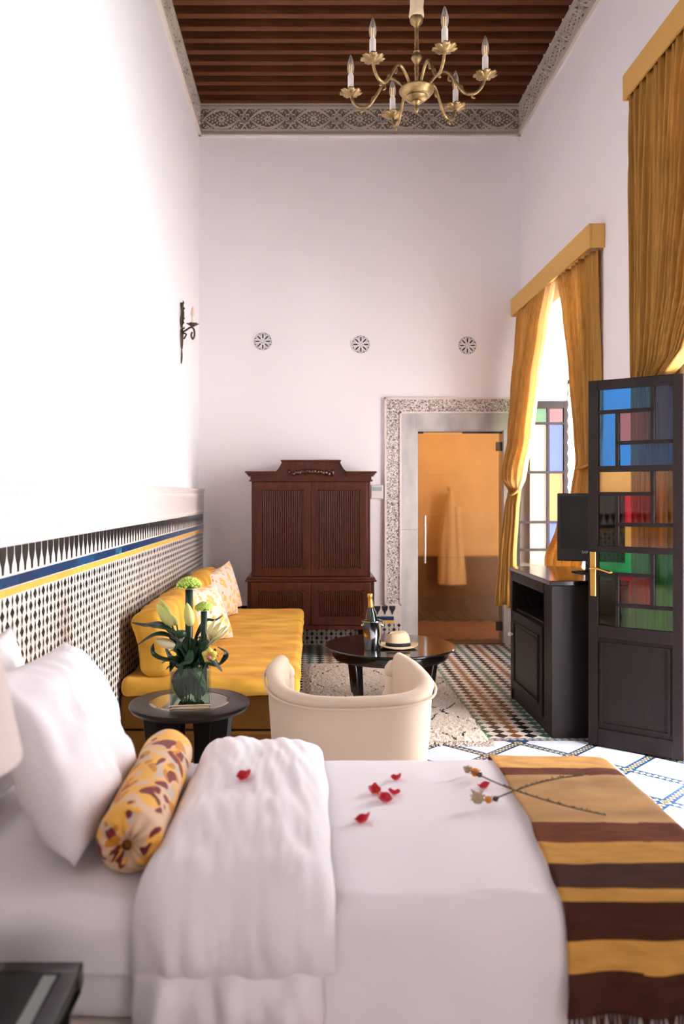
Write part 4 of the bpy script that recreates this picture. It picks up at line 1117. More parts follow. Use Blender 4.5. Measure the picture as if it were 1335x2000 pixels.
# bed pillows and bolster
def lean(cx_, cy_, cz_, tilt, yaw=0, roll=0):
    t = R(tilt); ex = Vector((0, 1, 0)); ey = Vector((-sin(t), 0, cos(t))); ez = ex.cross(ey)
    m = Matrix((ex, ey, ez)).transposed().to_4x4()
    return Matrix.Translation((cx_, cy_, cz_)) @ Matrix.Rotation(R(yaw), 4, 'Z') @ m @ Matrix.Rotation(R(roll), 4, 'Z')
pillow('bed_pillow', 'large white pillow leaning at the head of the bed', 'pillow', .66, .47, .21, lean(-.635, 2.13, .835, 27, 3, -4), M_linen2, seed=2.0, group='white bed pillows', wr_=.035, pinch=.06, power=.45)
pillow('bed_pillow', 'white pillow standing behind the large one against the mosaic wall', 'pillow', .62, .44, .15, lean(-.90, 2.27, .84, 14), M_linen, seed=6.0, group='white bed pillows')
M_leaf = print_mat('leaf_print', (206, 172, 142), [((222, 164, 70), (0, 0, 0), .50, (1, .6, 1)), ((184, 168, 150), (2, 5, 1), .32, (1, .5, 1)), ((184, 120, 30), (5, 1, 3), .36, (1, .6, 1)), ((108, 26, 30), (7, 3, 2), .33, (1.3, .5, 1.3))], 16, warp=.16)
bo_ = thing('bolster_cushion', 'round bolster with a gold and burgundy leaf print on the bed', 'bolster', (-.42, 2.1, BT))
def bolster():
    p0, p1 = Vector((-.405, 1.80, BT + .078)), Vector((-.425, 2.44, BT + .078)); r = .074
    Q = (p1 - p0).to_track_quat('Z', 'Y').to_matrix().to_4x4(); L_ = (p1 - p0).length
    prof = [(r * .9, .0)] + [(r * (1 - .1 * (1 - sin(t * pi / 2))), .03 * (1 - cos(t * pi / 2))) for t in (.3, .6, 1)]
    prof += [(r * (1 + .02 * nz(k * .7, 1)), .03 + (L_ - .06) * k / 20) for k in range(1, 20)] + [(r, L_ - .03), (r * .95, L_ - .01), (r * .88, L_)]
    M = Matrix.Translation(p0) @ Q
    b = B(); b.lathe(prof, (0, 0, 0), 40, M=M, wob=lambda a, z: 1 + .015 * sin(a * 5 + z * 20)); b.build('body', M_leaf, bo_, smooth=True, angle=R(60))
    for z0, sg in ((0, -1), (L_, 1)):
        b = B()
        def end(u, v):
            a = u * 2 * pi; rr = r * .92 * (1 - v); h = sg * (.03 * sin(min(1, v * 1.3) * pi * .8) * (1 + .25 * sin(a * 13)) - .012 * v)
            return M @ Vector((rr * cos(a), rr * sin(a), z0 + h))
        b.grid(78, 8, end); b.build('gathered_end', M_leaf, bo_, smooth=True)
        b = B(); c = M @ Vector((0, 0, z0 + sg * .01)); b.lathe([(0, -.008), (.011, -.004), (.011, .004), (0, .008)], c, 12, M=Q); b.build('button', M_velvetd, bo_, smooth=True)
bolster()

# ------------------------------------------------------------------ bedside table and lamp
nt_ = thing('bedside_table', 'dark bedside table with a glass top in the near corner', 'bedside table', (-.70, 1.3, 0))
NX0, NX1, NY0, NY1, NZ = -1.03, -.432, 1.00, 1.548, .58
b = B(); f = .035
b.box(NX0, NX1, NY1 - f, NY1, NZ - .04, NZ).box(NX0, NX1, NY0, NY0 + f, NZ - .04, NZ).box(NX0, NX0 + f, NY0 + f, NY1 - f, NZ - .04, NZ).box(NX1 - f, NX1, NY0 + f, NY1 - f, NZ - .04, NZ)
b.build('top_frame', M_gloss, nt_, bevel=.004)
B().box(NX0 + f, NX1 - f, NY0 + f, NY1 - f, NZ - .012, NZ - .003).build('glass_top', mat('green_grey_glass', (26, 31, 30), .12, spec=.35), nt_)
B().box(NX1 - f - .028, NX1 - f - .004, NY0 + f, NY1 - f - .01, NZ - .003, NZ - .0015).build('glass_bevel', mat('glass_bevel', (150, 156, 156), .15), nt_)
B().box(NX0 + .02, NX1 - .02, NY0 + .02, NY1 - .02, .20, NZ - .04).build('body', M_dark, nt_, bevel=.004)
for x in (NX0 + .02, NX1 - .06):
    for y in (NY0 + .02, NY1 - .06): B().box(x, x + .04, y, y + .04, 0, .2).build('leg', M_dark, nt_)
lp = thing('table_lamp', 'white conical lampshade lamp at the left edge', 'lamp', (-.645, 1.30, NZ))
B().lathe([(0, 0), (.075, 0), (.08, .012), (.05, .03), (.02, .06), (.035, .14), (.05, .22), (.03, .31), (.014, .36), (.014, .48), (0, .48)], (-.655, 1.30, NZ), 28).build('base', M_brass, lp, smooth=True, angle=R(60))
B().lathe([(.182, .455), (.182, .46), (.115, .79), (.113, .79), (.18, .46), (.18, .455)], (-.655, 1.30, NZ), 48).build('lamp_shade', mat('shade_linen', (246, 236, 228), .85, translucent=.35), lp, smooth=True, angle=R(60))

# ------------------------------------------------------------------ round side table with the vase
TX, TY, TZ, TR = -.535, 3.60, .556, .266
st_ = thing('side_table', 'round dark wooden side table with a glass inset, beside the daybed', 'side table', (TX, TY, 0))
B().lathe([(0, -.035), (TR - .03, -.035), (TR - .012, -.03), (TR, -.015), (TR - .002, -.004), (TR - .012, 0), (.178, 0), (.178, -.006), (0, -.006)], (TX, TY, TZ), 64).build('table_top', mat('dark_brown_wood', (42, 29, 26), .35, spec=.25, var=.2, vscale=12), st_, smooth=True, angle=R(35))
B().lathe([(0, -.006), (.177, -.006), (.177, -.001), (.163, .001), (0, .001)], (TX, TY, TZ), 56).build('glass_inset', mat('bronze_mirror_glass', (150, 140, 122), .06, metal=.55), st_, smooth=True, angle=R(8))
for k in range(4):
    a = R(45 + 90 * k + 0); c, s_ = cos(a), sin(a)
    prof = [(.075, 0), (.165, 0), (.175, .15), (.195, .35), (.215, TZ - .035), (.08, TZ - .035), (.095, .42), (.09, .25)]
    B().prism(prof, lambda u, v, q: (TX + c * u - s_ * q, TY + s_ * u + c * q, v), -.05, .05).build('leg', mat('black_brown_wood', (22, 16, 16), .4, spec=.2), st_, bevel=.006)
VX, VY, VS, VH = -.525, 3.55, .088, .172
vz = TZ + .0015
va = thing('glass_vase', 'square clear glass vase on the round side table', 'vase', (VX, VY, vz), rz=R(8))
b = B(); h = VS
B().box(-h, h, -h, h, 0, .018).build('glass_base', M_glass, va, local=True, bevel=.003)
for q in ((-h, -h + .006, -h, h), (h - .006, h, -h, h), (-h + .006, h - .006, -h, -h + .006), (-h + .006, h - .006, h - .006, h)): b.box(*q, .018, VH)
b.build('glass_body', thin_glass('vase_glass', (236, 244, 240)), va, local=True)
h2 = VS - .0065
B().box(-h2, h2, -h2, h2, .019, .125).build('water', thin_glass('vase_water', (196, 216, 190), ior=1.1), va, local=True)

# flowers
G_leaf = [mat('lily_leaf', c, .4, var=.2, vscale=15, translucent=.12) for c in ((20, 44, 30), (34, 70, 38), (26, 56, 36))]
M_stem = mat('green_stem', (52, 92, 44), .5, var=.15); M_dstem = mat('dark_green_wrap', (18, 42, 32), .4, var=.2)
M_bud = mat('lily_bud', (176, 190, 88), .45, col2=(226, 222, 150), vscale=7, translucent=.1); M_budw = mat('pale_bud', (224, 218, 150), .5, col2=(240, 230, 190), vscale=8)
M_petal = mat('lily_petal', (240, 232, 206), .5, col2=(214, 206, 110), vscale=6, translucent=.25)
M_lime = mat('lime_flower', (150, 182, 60), .6, col2=(196, 214, 110), vscale=40)
M_orch = mat('orchid_petal', (230, 214, 120), .5, col2=(214, 196, 80), vscale=12, translucent=.2); M_lip = mat('orchid_lip', (196, 110, 120), .5)
FC = Vector((VX, VY, vz))
def wp(px, py, dy=0.0):
    d = VY + dy; return Vector(((px - 605) / 1580 * d, d, CZ - (py - 968) / 1580 * d))
def stem_part(t, a, c, r=.0035, m=None):
    a, c = Vector(a), Vector(c); mid = (a + c) / 2 + Vector(((c.x - a.x) * -.15, 0, .02))
    B().tube(smooth_path([a, mid, c], 6), r, 7).build('stem', m or M_stem, t, smooth=True)
def bud(t, a, c, r, m=M_bud):
    a, c = Vector(a), Vector(c); n = 12
    path = [a + (c - a) * (i / n) for i in range(n + 1)]
    rad = [max(.0012, 1.25 * r * (sin(pi * min(1, .12 + .88 * (i / n) ** .85)) ** .75)) for i in range(n + 1)]
    b = B(); b.tube(path, rad, 12)
    b.build('bud', m, t, smooth=True)
def leaf_part(t, pts, w_, m, name='leaf', curl=.25):
    P = smooth_path(pts, 7); n = len(P) - 1; b = B()
    def fn(u, v):
        f = u * n; i = min(n - 1, int(f)); p = P[i].lerp(P[i + 1], f - i)
        tg = (P[min(n, i + 1)] - P[max(0, i - 1)]).normalized(); vw = (p - Vector((0, 0, CZ))).normalized()
        up = Vector((.25, -.35, 1)).normalized()
        sd = tg.cross(up); sd = sd.normalized() if sd.length > .05 else tg.orthogonal().normalized(); nn = sd.cross(tg)
        ww = w_ * sin(pi * min(1, .04 + .96 * u) ** .8) ** .8
        c = v * 2 - 1
        return p + sd * c * ww + nn * (abs(c) * ww * curl)
    b.grid(24, 4, fn); b.build(name, m, t, smooth=True, solid=.0012)
base = lambda dx=0, dy=0: FC + Vector((dx, dy, .03))
grp = 'flowers in the square vase'
# tall lime heads on wrapped dark stems
def lime(px, py, r, ptop, pw, label, dy):
    t = thing('lime_flower', label, 'flower', tuple(base(.02, dy)), group=grp)
    c = wp(px, py, dy)
    B().tube([c - Vector((0, 0, .01)), Vector((c.x, c.y, vz + .06))], pw, 12).build('stalk', M_dstem, t, smooth=True)
    b = B()
    for k in range(110):
        a = k * 2.39996; q = sqrt((k + .5) / 110); rr = q * r
        o = c + Vector((cos(a) * rr, sin(a) * rr, r * .75 * sqrt(max(0, 1 - q * q)) + .006 * nz(k * 1.7, 2)))
        dirv = Vector((cos(a) * q * 1.3, sin(a) * q * 1.3, .75 - .9 * q * q)).normalized()
        b.tube([o - dirv * .012, o + dirv * .006, o + dirv * .012], [.005, .0075, .002], 6)
    b.build('flower_head', M_lime, t, smooth=True)
    B().lathe([(0, -.008), (r * .7, -.002), (r * .85, .008), (r * .6, r * .5), (0, r * .7)], c, 20).build('calyx', M_stem, t, smooth=True)
lime(369, 1147, .047, 0, .017, 'tall lime green flower head above the other blooms', .0)
lime(398, 1190, .030, 0, .014, 'lower lime green flower head right of the tall one', .02)
def lily_buds(label, buds, dx):
    t = thing('lily_stem', label, 'lily', tuple(base(dx)), group=grp)
    for (a, c, r, m, dy) in buds:
        A, C = wp(*a, dy), wp(*c, dy); bud(t, A, C, r, m); stem_part(t, base(dx, dy), A)
    return t
tb = lily_buds('lily stem with a cluster of green buds at the upper left', [((336, 1222), (305, 1180), .019, M_bud, -.02), ((332, 1205), (310, 1168), .012, M_stem if False else M_bud, .02), ((345, 1220), (326, 1196), .013, M_bud, .03)], -.03)
lily_buds('lily stem with one upright bud in the middle', [((372, 1222), (365, 1177), .019, M_bud, -.03)], .0)
lily_buds('lily stem with a pale bud lying to the left', [((341, 1262), (301, 1249), .017, M_budw, -.05)], -.02)
# open lily
ol = thing('open_lily', 'half-open white and yellow lily on the right of the bouquet', 'lily', tuple(base(.03)), group=grp)
A = wp(406, 1262, -.03)
for k, (px, py, dy, wd) in enumerate(((420, 1210, -.05, .014), (432, 1214, -.02, .016), (444, 1222, .0, .014), (436, 1228, -.06, .014), (424, 1218, .03, .015), (447, 1228, -.04, .010))):
    c = wp(px, py, dy); leaf_part(ol, [A, A.lerp(c, .5) + Vector((.004 * (k - 2), -.01, .0)), c], wd, M_petal, 'petal', .5)
stem_part(ol, base(.03), A)
# orchid
oc = thing('orchid_bloom', 'yellow orchid bloom with a pink lip at the rim of the vase', 'orchid', tuple(base(.04)), group=grp)
c0 = wp(409, 1280, -.09)
for k in range(5):
    a = R(90 + 72 * k); e = c0 + Vector((cos(a) * .034, -.006, sin(a) * .034))
    b = B(); pr = Vector((-sin(a), 0, cos(a)))
    b.grid(8, 4, lambda u, v: c0.lerp(e, u) + pr * ((v - .5) * .036 * sin(pi * (.1 + .85 * u))) + Vector((0, -.012 * sin(pi * u) + .01 * (2 * v - 1) ** 2, 0)))
    b.build('petal', M_orch, oc, smooth=True, solid=.001)
B().lathe([(0, -.012), (.008, -.006), (.011, .002), (.006, .010), (0, .012)], c0 + Vector((0, -.012, -.008)), 12).build('lip', M_lip, oc, smooth=True)
stem_part(oc, base(.04, -.04), c0 + Vector((0, .01, -.01)))
# foliage: each leaf a part
G_in = mat('leaf_in_water', (72, 112, 52), .45, var=.2, vscale=20, translucent=.2)
fo = thing('lily_foliage', 'dark green pointed leaves spreading around the bouquet', 'foliage', tuple(base()), group=grp)
ct = wp(372, 1275)
leaves = [((352, 1262), (318, 1222), (284, 1222), (256, 1216), .016, 0, -.02), ((356, 1245), (325, 1228), (300, 1224), (284, 1220), .017, 2, -.05), ((350, 1255), (322, 1240), (298, 1242), (268, 1260), .016, 0, -.07),
          ((352, 1290), (318, 1288), (298, 1276), (300, 1256), .014, 0, -.09), ((380, 1250), (400, 1214), (420, 1212), (436, 1201), .010, 0, .03), ((388, 1285), (412, 1288), (425, 1302), (434, 1312), .014, 0, -.10),
          ((392, 1290), (424, 1300), (442, 1278), (424, 1263), .012, 0, -.06), ((372, 1270), (368, 1290), (356, 1300), (352, 1322), .016, 1, -.11), ((365, 1300), (352, 1280), (348, 1262), (345, 1250), .017, 2, -.04),
          ((380, 1300), (396, 1282), (398, 1262), (402, 1236), .015, 1, .0), ((370, 1300), (360, 1270), (352, 1250), (340, 1240), .018, 0, .03), ((376, 1305), (384, 1280), (380, 1262), (384, 1244), .017, 2, .02),
          ((364, 1310), (345, 1300), (330, 1280), (322, 1262), .016, 0, .04), ((390, 1310), (404, 1296), (416, 1282), (420, 1266), .014, 2, .03), ((372, 1310), (366, 1330), (372, 1350), (384, 1362), .013, 1, -.02), ((362, 1305), (352, 1330), (350, 1350), (358, 1365), .015, 0, .02), ((385, 1305), (394, 1330), (392, 1350), (380, 1366), .013, 1, .01),
          ((358, 1300), (340, 1292), (336, 1300), (332, 1312), .013, 0, -.03),
          ((362, 1300), (350, 1276), (338, 1258), (330, 1244), .019, 2, -.03), ((384, 1300), (392, 1276), (400, 1258), (412, 1250), .017, 1, -.04), ((368, 1302), (364, 1284), (360, 1262), (366, 1240), .018, 0, -.06),
          ((378, 1305), (388, 1292), (400, 1290), (414, 1294), .016, 0, -.08), ((366, 1304), (350, 1296), (340, 1286), (326, 1284), .016, 2, -.07), ((372, 1308), (358, 1316), (346, 1334), (342, 1352), .018, 0, -.03), ((376, 1308), (386, 1318), (396, 1336), (398, 1352), .017, 2, -.03), ((370, 1308), (372, 1326), (366, 1344), (362, 1362), .018, 1, .03), ((380, 1308), (380, 1330), (386, 1346), (388, 1360), .016, 0, .04)]
for a, c, d, e, wd, mi, dy in leaves:
    p = [wp(*a, dy * .5), wp(*c, dy), wp(*d, dy), wp(*e, dy)]
    leaf_part(fo, p, wd * 1.2, G_in if e[1] > 1330 else G_leaf[mi])
rl = random.Random(5)
for k in range(16):
    a = R(-10 + 200 * k / 15); l = rl.uniform(36, 62); ex_, ey_ = 372 - l * cos(a) * .95, 1292 - l * sin(a) * .95; dy = rl.uniform(-.09, .07)
    leaf_part(fo, [wp(372, 1306, 0), wp(372 + (ex_ - 372) * .35, 1300 + (ey_ - 1300) * .5, dy * .6), wp(372 + (ex_ - 372) * .75, 1300 + (ey_ - 1300) * .9, dy), wp(ex_, ey_ + 8, dy * 1.2)], rl.uniform(.014, .021), G_leaf[k % 3])
for k in range(10):
    a = rl.uniform(0, 6.28); q0 = FC + Vector((cos(a) * .03, sin(a) * .03, .165)); q1 = FC + Vector((cos(a + 1) * .06, sin(a + 1) * .06, .10)); q2 = FC + Vector((cos(a + 1.8) * .055, sin(a + 1.8) * .055, .03))
    leaf_part(fo, [q0, q1, q2], rl.uniform(.018, .026), G_in if k % 2 else G_leaf[1])
for k in range(7):
    a = k * .9; q = FC + Vector((cos(a) * .045, sin(a) * .045, .022)); stem_part(fo, q, ct + Vector((cos(a * 1.7) * .02, sin(a) * .02, .0)), .004)
B().lathe([(0, -.02), (.02, -.014), (.026, 0), (.02, .014), (0, .018)], wp(353, 1238, -.06), 16).build('seed_pod', G_leaf[1], fo, smooth=True)

# ------------------------------------------------------------------ cream barrel chair (seen from behind)
ch = thing('barrel_armchair', 'cream barrel armchair seen from behind', 'armchair', (.155, 3.30, 0), rz=R(6))
# local: +y is where the chair faces, back of the shell towards -y
def shell():
    b = B(); n = 64
    def plan(t, k):           # t in -1..1 from the left arm end round the back to the right arm end
        a = R(-90) + t * R(128)
        rx, ry = .328 * k, .33 * k
        c, s_ = cos(a), sin(a); e = .72
        return Vector((rx * math.copysign(abs(c) ** e, c), ry * math.copysign(abs(s_) ** e, s_), 0))
    def topz(t): return .735 + .035 * abs(t) ** 3 - .012 * cos(t * pi)
    # cross-section: outside bottom -> outside top -> rounded rim -> inside top -> inside bottom
    sec = [(1.0 - .13 * (1 - q) ** 1.2, q, 0) for q in (0, .2, .4, .6, .8, .92)]
    vs = []; m = 0
    for i in range(n + 1):
        t = -1 + 2 * i / n; zt = topz(t); row = []
        P = plan(t, 1); nrm = P.normalized()
        for k, q, _ in sec: r_ = plan(t, k); row.append((r_.x, r_.y, .16 + (zt - .16) * q))
        for kk in range(1, 8):
            a = pi * kk / 8; r_ = P + nrm * (-.03 + .038 * cos(a)); row.append((r_.x, r_.y, zt - .032 + .034 * sin(a)))
        for k, q in ((.0, .9), (0, .7), (0, .5)):
            r_ = P - nrm * .068; row.append((r_.x, r_.y, .16 + (zt - .16) * q))
        vs += row; m = len(row)
    fs = [(i * m + j, (i + 1) * m + j, (i + 1) * m + j + 1, i * m + j + 1) for i in range(n) for j in range(m - 1)]
    fs += [tuple(range(m)), tuple(n * m + j for j in range(m - 1, -1, -1))]
    b.add(vs, fs); return b, plan, topz
sb, plan, topz = shell()
sb.build('shell', M_cream, ch, local=True, smooth=True, angle=R(60))
b = B(); pts_ = []
for i in range(65):
    t = -1 + 2 * i / 64; P = plan(t, 1.0); P = P + P.normalized() * .012; pts_.append((P.x, P.y, topz(t) - .036))
b.tube(pts_, .005, 6).build('piping', M_cream, ch, local=True, smooth=True)
soft_box(-.25, .25, -.20, .34, .34, .47, .05, 8, 8, .006, 4).build('seat_cushion', M_cream, ch, local=True, smooth=True)
B().box(-.27, .27, -.22, .27, .14, .34).build('seat_base', M_cream, ch, local=True, bevel=.03)
for t in (-1, 1):
    P = plan(t, .93)
    b = B()
    for z, r_ in ((.58, .062), (.47, .052), (.70, .05)):
        b.lathe([(0, -r_), (r_ * .7, -r_ * .75), (r_, -r_ * .1), (r_ * .95, r_ * .3), (r_ * .6, r_ * .8), (0, r_)], (P.x - .01 * t, P.y + .02, z), 16)
    b.tube([(P.x - .012 * t, P.y + .015, .2), (P.x - .012 * t, P.y + .015, .68)], .045, 14)
    b.build('arm_scroll', M_cream, ch, local=True, smooth=True)
for (x, y) in ((-.22, .24), (.22, .24), (-.2, -.18), (.2, -.18)):
    B().lathe([(0, 0), (.016, 0), (.026, .15), (0, .15)], (x, y, 0), 12).build('leg', M_dark, ch, local=True)

# ------------------------------------------------------------------ rug
def rug():
    X0, X1, Y0, Y1 = -.04, 1.07, 4.80, 7.0
    t = thing('shaggy_rug', 'cream shaggy wool rug with dark lines under the coffee table', 'rug', ((X0 + X1) / 2, 5.9, .004))
    nx, ny_ = 190, 370
    def dline(x, y):
        u = ((x - X0) / .37 + .07 * nz(x * 7, y * 7, 1)); v = ((y - Y0) / .62 + .07 * nz(x * 7, y * 7, 4))
        a = abs((u + v) % 1 - .5); c = abs((u - v) % 1 - .5)
        return min(a, c)
    def fn(u, v):
        x = X0 + u * (X1 - X0) + .012 * nz(v * 30, 1, 2) * (1 if u in (0, 1) else .3); y = Y0 + v * (Y1 - Y0)
        e = min(u, 1 - u, v * 2, (1 - v) * 2)
        h = .006 + .020 * min(1, e * 25)
        z = h * (1 + .35 * nz(x * 45, y * 45, 1) + .25 * nz(x * 110, y * 110, 5))
        return (x, y, max(.0045, z))
    def mf(u, v):
        x = X0 + u * (X1 - X0); y = Y0 + v * (Y1 - Y0)
        return 1 if dline(x, y) + .02 * nz(x * 60, y * 60, 3) < .016 and nz(x * 14, y * 14, 8) > -.05 else 0
    b = B(); b.grid(nx, ny_, fn, mfn=mf)
    b.build('pile', [mat('cream_wool', (228, 210, 192), .95, var=.12, vscale=60, sheen=.3, bump=.9, bscale=180, bdist=.01), mat('dark_wool', (58, 46, 44), .95, bump=.8, bscale=180)], t, smooth=True)
    tf = B(); tfd = B()
    for k in range(9000):
        x = random.uniform(X0 + .01, X1 - .01); y = random.uniform(Y0 + .01, Y1 - .01)
        if k < 2600: x = random.uniform(.72, X1 - .005)
        dk = dline(x, y) < .022 and nz(x * 14, y * 14, 8) > -.05
        a = random.uniform(0, 2 * pi); l = random.uniform(.010, .022); h = random.uniform(.026, .040)
        p = Vector((x, y, .016)); e = Vector((x + cos(a) * l, y + sin(a) * l, h)); s_ = Vector((-sin(a), cos(a), 0)) * .003
        (tfd if dk else tf).add([p - s_, p + s_, e], [(0, 1, 2)])
    tf.build('wool_tufts', bpy.data.materials['cream_wool'], t, kind='stuff'); tfd.build('dark_tufts', bpy.data.materials['dark_wool'], t, kind='stuff')
    fb = B(); x = X0
    while x < X1 + .03:
        pts_ = [(x, Y0 + .01, .012)]
        dx, dy = 0, 0
        for k in range(4): dx += random.uniform(-.018, .018); dy -= random.uniform(.012, .026); pts_.append((x + dx, Y0 + dy, .007 + random.uniform(0, .006)))
        fb.tube(smooth_path(pts_, 3), .0035, 5); x += .012
    fb.build('fringe', bpy.data.materials['cream_wool'], t, kind='stuff')
rug()

# ------------------------------------------------------------------ coffee table and what stands on it
KX, KY, KZ, KR = .562, 5.70, .42, .458
ct_ = thing('coffee_table', 'round black lacquered coffee table on the shaggy rug', 'coffee table', (KX, KY, .024))
B().lathe([(0, -.03), (KR - .05, -.03), (KR - .025, -.026), (KR, -.012), (KR, -.006), (KR - .006, 0), (0, 0)], (KX, KY, KZ), 72).build('table_top', M_gloss, ct_, smooth=True, angle=R(35))
B().lathe([(KR - .09, -.085), (KR - .06, -.085), (KR - .045, -.06), (KR - .045, -.03), (KR - .09, -.03)], (KX, KY, KZ), 64).build('apron', M_gloss, ct_, smooth=True, angle=R(35))
for k in range(4):
    a = R(45 + 90 * k); c, s_ = cos(a), sin(a)
    prof = [(.30, 0), (.345, 0), (.40, KZ - .06), (.32, KZ - .06)]
    B().prism(prof, lambda u, v, q: (KX + c * u - s_ * q, KY + s_ * u + c * q, .026 + v * .94), -.028, .028).build('leg', M_gloss, ct_, bevel=.008)
bx, by = .425, 5.52
bk = thing('ice_bucket', 'polished steel champagne bucket on the coffee table', 'ice bucket', (bx, by, KZ + .001))
B().lathe([(0, .0), (.052, .0), (.055, .004), (.062, .10), (.068, .19), (.073, .194), (.073, .199), (.066, .199), (.060, .10), (.052, .012), (0, .010)], (bx, by, KZ + .001), 48).build('bucket_body', M_steel, bk, smooth=True, angle=R(50))
for s in (-1, 1): B().lathe([(0, 0), (.010, .0), (.012, .008), (.006, .014), (0, .015)], (bx + s * .063, by - .01, KZ + .165), 12, M=Matrix.Rotation(R(90 * s), 4, 'Y')).build('knob_handle', M_steel, bk, smooth=True)
cbt = thing('champagne_bottle', 'dark green champagne bottle with gold foil standing in the bucket', 'bottle', (bx + .006, by, KZ + .02))
Mb = Matrix.Translation((bx + .008, by, KZ + .03)) @ Matrix.Rotation(R(-4), 4, 'Y')
B().lathe([(0, 0), (.042, 0), (.044, .01), (.044, .17), (.036, .215), (.022, .255), (.0165, .275)], (0, 0, 0), 28, M=Mb).build('glass_body', mat('green_bottle_glass', (14, 34, 20), .08, coat=.5), cbt, smooth=True)
B().lathe([(.0225, .250), (.0185, .275), (.0165, .30), (.0155, .325), (.0185, .328), (.0185, .345), (.014, .352), (0, .354)], (0, 0, 0), 24, M=Mb).build('foil', mat('gold_foil', (206, 160, 84), .35, metal=.8, bump=.4, bscale=150), cbt, smooth=True)
hx, hy = .61, 5.60
ht = thing('straw_hat', 'pale straw fedora with a black band on the coffee table', 'hat', (hx, hy, KZ + .001))
M_straw = mat('straw', (236, 210, 172), .85, bump=.5, bscale=220)
b = B()
def hat(u, v):
    a = u * 2 * pi; ex = 1.0; ey = .86
    prof = [(.138, .020), (.132, .014), (.115, .008), (.098, .008), (.085, .012), (.083, .03), (.079, .06), (.072, .085), (.058, .102), (.035, .100), (.0, .094)]
    f = v * (len(prof) - 1); i = min(len(prof) - 2, int(f)); t = f - i
    r_ = prof[i][0] + (prof[i + 1][0] - prof[i][0]) * t; z = prof[i][1] + (prof[i + 1][1] - prof[i][1]) * t
    if v < .35: z += .008 * cos(2 * a) * (1 - v / .35) - .006 * (sin(a) < -.3) * (1 - v / .35)
    if v > .65: z -= .022 * math.exp(-((r_ * sin(a)) / .022) ** 2) * (v - .65) / .35 - .012 * cos(a) * (v - .65) / .35
    return (hx + r_ * cos(a) * ex, hy + r_ * sin(a) * ey, KZ + .002 + max(.001, z))
b.grid(56, 40, hat); b.build('hat_body', M_straw, ht, smooth=True, solid=.002)
b = B(); b.grid(56, 2, lambda u, v: (hx + (.0868 - .003 * v) * cos(u * 2 * pi), hy + (.0868 - .003 * v) * .865 * sin(u * 2 * pi), KZ + .0145 + v * .024)); b.build('hat_band', mat('black_ribbon', (22, 20, 22), .6), ht, smooth=True, solid=.002)

# ------------------------------------------------------------------ chandelier
CXh, CYh, CZh = .574, 4.36, 3.60
cd = thing('chandelier', 'aged brass chandelier with six candle bulbs hanging from the beams', 'chandelier', (CXh, CYh, 3.5))
C0 = Vector((CXh, CYh, 0))
B().lathe([(0, 3.53), (.008, 3.535), (.015, 3.552), (.013, 3.565), (.007, 3.575), (.020, 3.582), (.026, 3.59), (.024, 3.597), (.05, 3.602), (.062, 3.612), (.060, 3.618), (.076, 3.625), (.092, 3.645), (.094, 3.655), (.086, 3.663), (.06, 3.668), (.03, 3.675), (.014, 3.69), (0, 3.69)], C0, 40, wob=lambda a, z: 1 + .012 * sin(a * 20)).build('bowl', M_brass, cd, smooth=True, angle=R(50))
B().lathe([(.010, 3.68), (.011, 3.76), (.014, 3.775), (.011, 3.785), (.012, 3.80), (.022, 3.812), (.030, 3.828), (.022, 3.846), (.013, 3.856), (.018, 3.862), (.014, 3.87), (.011, 3.90), (.013, 3.905), (.010, 3.915), (.012, 3.925), (.010, 3.935), (.012, 3.945), (.010, 3.955), (.012, 3.97), (.010, 3.99), (.016, 4.0), (.034, 4.02), (.037, 4.04), (.030, 4.055), (.012, 4.07)], C0, 20).build('stem', M_brass, cd, smooth=True, angle=R(50))
B().lathe([(.034, 4.045), (.040, 4.06), (.036, 4.10), (.039, 4.16), (.034, 4.22), (.037, 4.32), (.032, 4.45), (.036, 4.6), (.032, 4.8), (.036, 5.0), (.033, 5.2), (.036, ZC)], C0, 18, wob=lambda a, z: 1 + .08 * sin(a * 3 + z * 14) + .05 * sin(a * 7 - z * 31)).build('cloth_sleeve', M_cloth, cd, smooth=True)
B().lathe([(0, ZC - .03), (.05, ZC - .03), (.065, ZC - .01), (.065, ZC), (0, ZC)], C0, 24).build('ceiling_rose', M_brass, cd, smooth=True, angle=R(50))
def pan_wob(a, z): return 1 + (.13 * sin(a * 7) + .10 * sin(a * 14 + 1)) * (1 if z > .004 else 0)
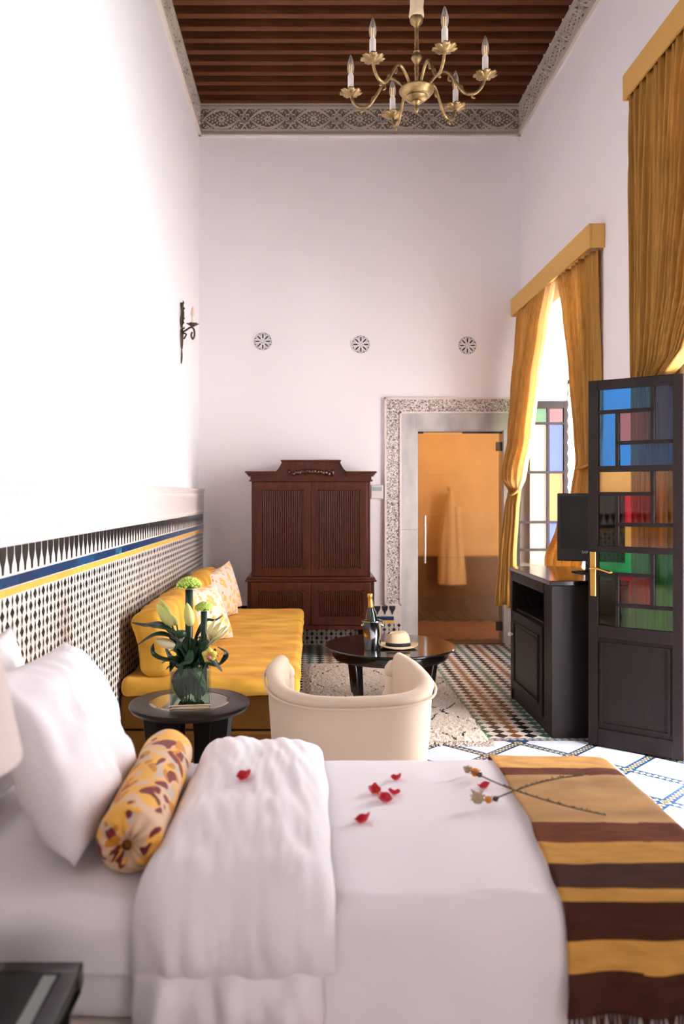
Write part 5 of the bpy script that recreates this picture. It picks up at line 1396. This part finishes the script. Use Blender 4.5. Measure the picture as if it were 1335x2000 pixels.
for k in range(6):
    a = R(-15 + 60 * k); dr_ = Vector((cos(a), sin(a), 0))
    def at(r_, z): return C0 + dr_ * r_ + Vector((0, 0, z))
    arm = B().tube(smooth_path([at(.05, 3.655), at(.085, 3.70), at(.13, 3.735), at(.17, 3.725), at(.215, 3.66), at(.26, 3.605), at(.31, 3.60), at(.345, 3.63), at(.36, 3.67)], 7), .0085, 9).build('arm', M_brass, cd, smooth=True)
    for (p0, p1, p2) in (((.175, 3.715), (.17, 3.69), (.185, 3.68)), ((.245, 3.62), (.24, 3.645), (.225, 3.65)), ((.30, 3.598), (.295, 3.58), (.31, 3.572))):
        B().tube(smooth_path([at(*p0), at(*p1), at(*p2)], 4), [.006] * 8 + [.002], 6).build('arm_leaf', M_brass, arm, smooth=True)
    c = at(.362, 3.672)
    B().lathe([(0, -.004), (.014, -.004), (.024, .002), (.040, .008), (.055, .014), (.058, .020), (.050, .018), (.030, .012), (.014, .014), (0, .014)], c, 48, wob=pan_wob).build('drip_pan', M_brass, cd, smooth=True)
    cs = B().lathe([(0, .012), (.0165, .012), (.0165, .108), (.015, .112), (.012, .118), (0, .118)], c, 16).build('candle_sleeve', M_candle, cd, smooth=True, angle=R(40))
    bu = B().lathe([(.0, .117), (.012, .117), (.016, .128), (.0195, .148), (.019, .168), (.013, .195), (.005, .220), (0, .226)], c, 18).build('bulb', G_bulb, cd, smooth=True)
    b = B()
    for s in (-1, 1): b.tube([c + Vector((s * .004, 0, .125)), c + Vector((s * .005, 0, .172))], .0018, 6)
    b.build('filament', mat('amber_filament', (255, 190, 90), .4, emit=(255, 190, 100), estr=1.0), bu)

# ------------------------------------------------------------------ wall sconce on the left wall
sx, sy = XL, 6.87
sc_ = thing('wall_sconce', 'bronze wall sconce with one candle bulb on the left wall', 'sconce', (XL + .002, sy, 2.59))
b = B()
b.tube(smooth_path([(sx + .008, sy, 2.59), (sx + .012, sy, 2.66), (sx + .010, sy, 2.78), (sx + .016, sy, 2.90), (sx + .02, sy, 2.98), (sx + .014, sy, 3.05), (sx + .02, sy, 3.11)], 6), [.004 + .009 * abs(sin(i * .33)) * (.35 + .65 * i / 36) for i in range(37)], 8)
for s in (-1, 1):
    b.tube(smooth_path([(sx + .01, sy, 2.90), (sx + .012, sy + s * .05, 2.95), (sx + .02, sy + s * .045, 3.02), (sx + .012, sy + s * .03, 3.10)], 6), .007, 6)
    b.tube(smooth_path([(sx + .01, sy, 2.88), (sx + .014, sy + s * .05, 2.84), (sx + .012, sy + s * .02, 2.72)], 6), .006, 6)
for k in range(7):
    z = 2.84 + k * .042; s = 1 if k % 2 else -1
    b.tube([(sx + .014, sy, z), (sx + .03, sy + s * .014, z + .012), (sx + .026, sy + s * .026, z + .03)], [.006, .008, .002], 6)
b.build('back_plate', M_bronze, sc_, smooth=True)
b = B(); b.tube(smooth_path([(sx + .012, sy, 2.86), (sx + .04, sy, 2.87), (sx + .09, sy, 2.90), (sx + .115, sy, 2.88), (sx + .12, sy, 2.83), (sx + .105, sy, 2.80), (sx + .092, sy, 2.83), (sx + .10, sy, 2.86)], 6), .008, 8)
b.tube(smooth_path([(sx + .02, sy, 2.85), (sx + .05, sy, 2.84), (sx + .03, sy, 2.80)], 5), .007, 6)
b.build('arm', M_bronze, sc_, smooth=True)
c = Vector((sx + .105, sy, 2.915))
B().lathe([(0, -.01), (.012, -.01), (.03, .0), (.046, .016), (.040, .016), (.014, .008), (0, .008)], c, 32, wob=lambda a, z: 1 + .25 * sin(a * 6) * (z > 0)).build('drip_pan', M_bronze, sc_, smooth=True)
B().lathe([(0, .008), (.013, .008), (.013, .075), (0, .075)], c, 14).build('candle_sleeve', M_candle, sc_, smooth=True, angle=R(40))
B().lathe([(.0, .074), (.012, .074), (.018, .10), (.012, .14), (0, .165)], c, 14).build('bulb', mat('warm_bulb', (255, 236, 214), .4, trans=.4), sc_, smooth=True)
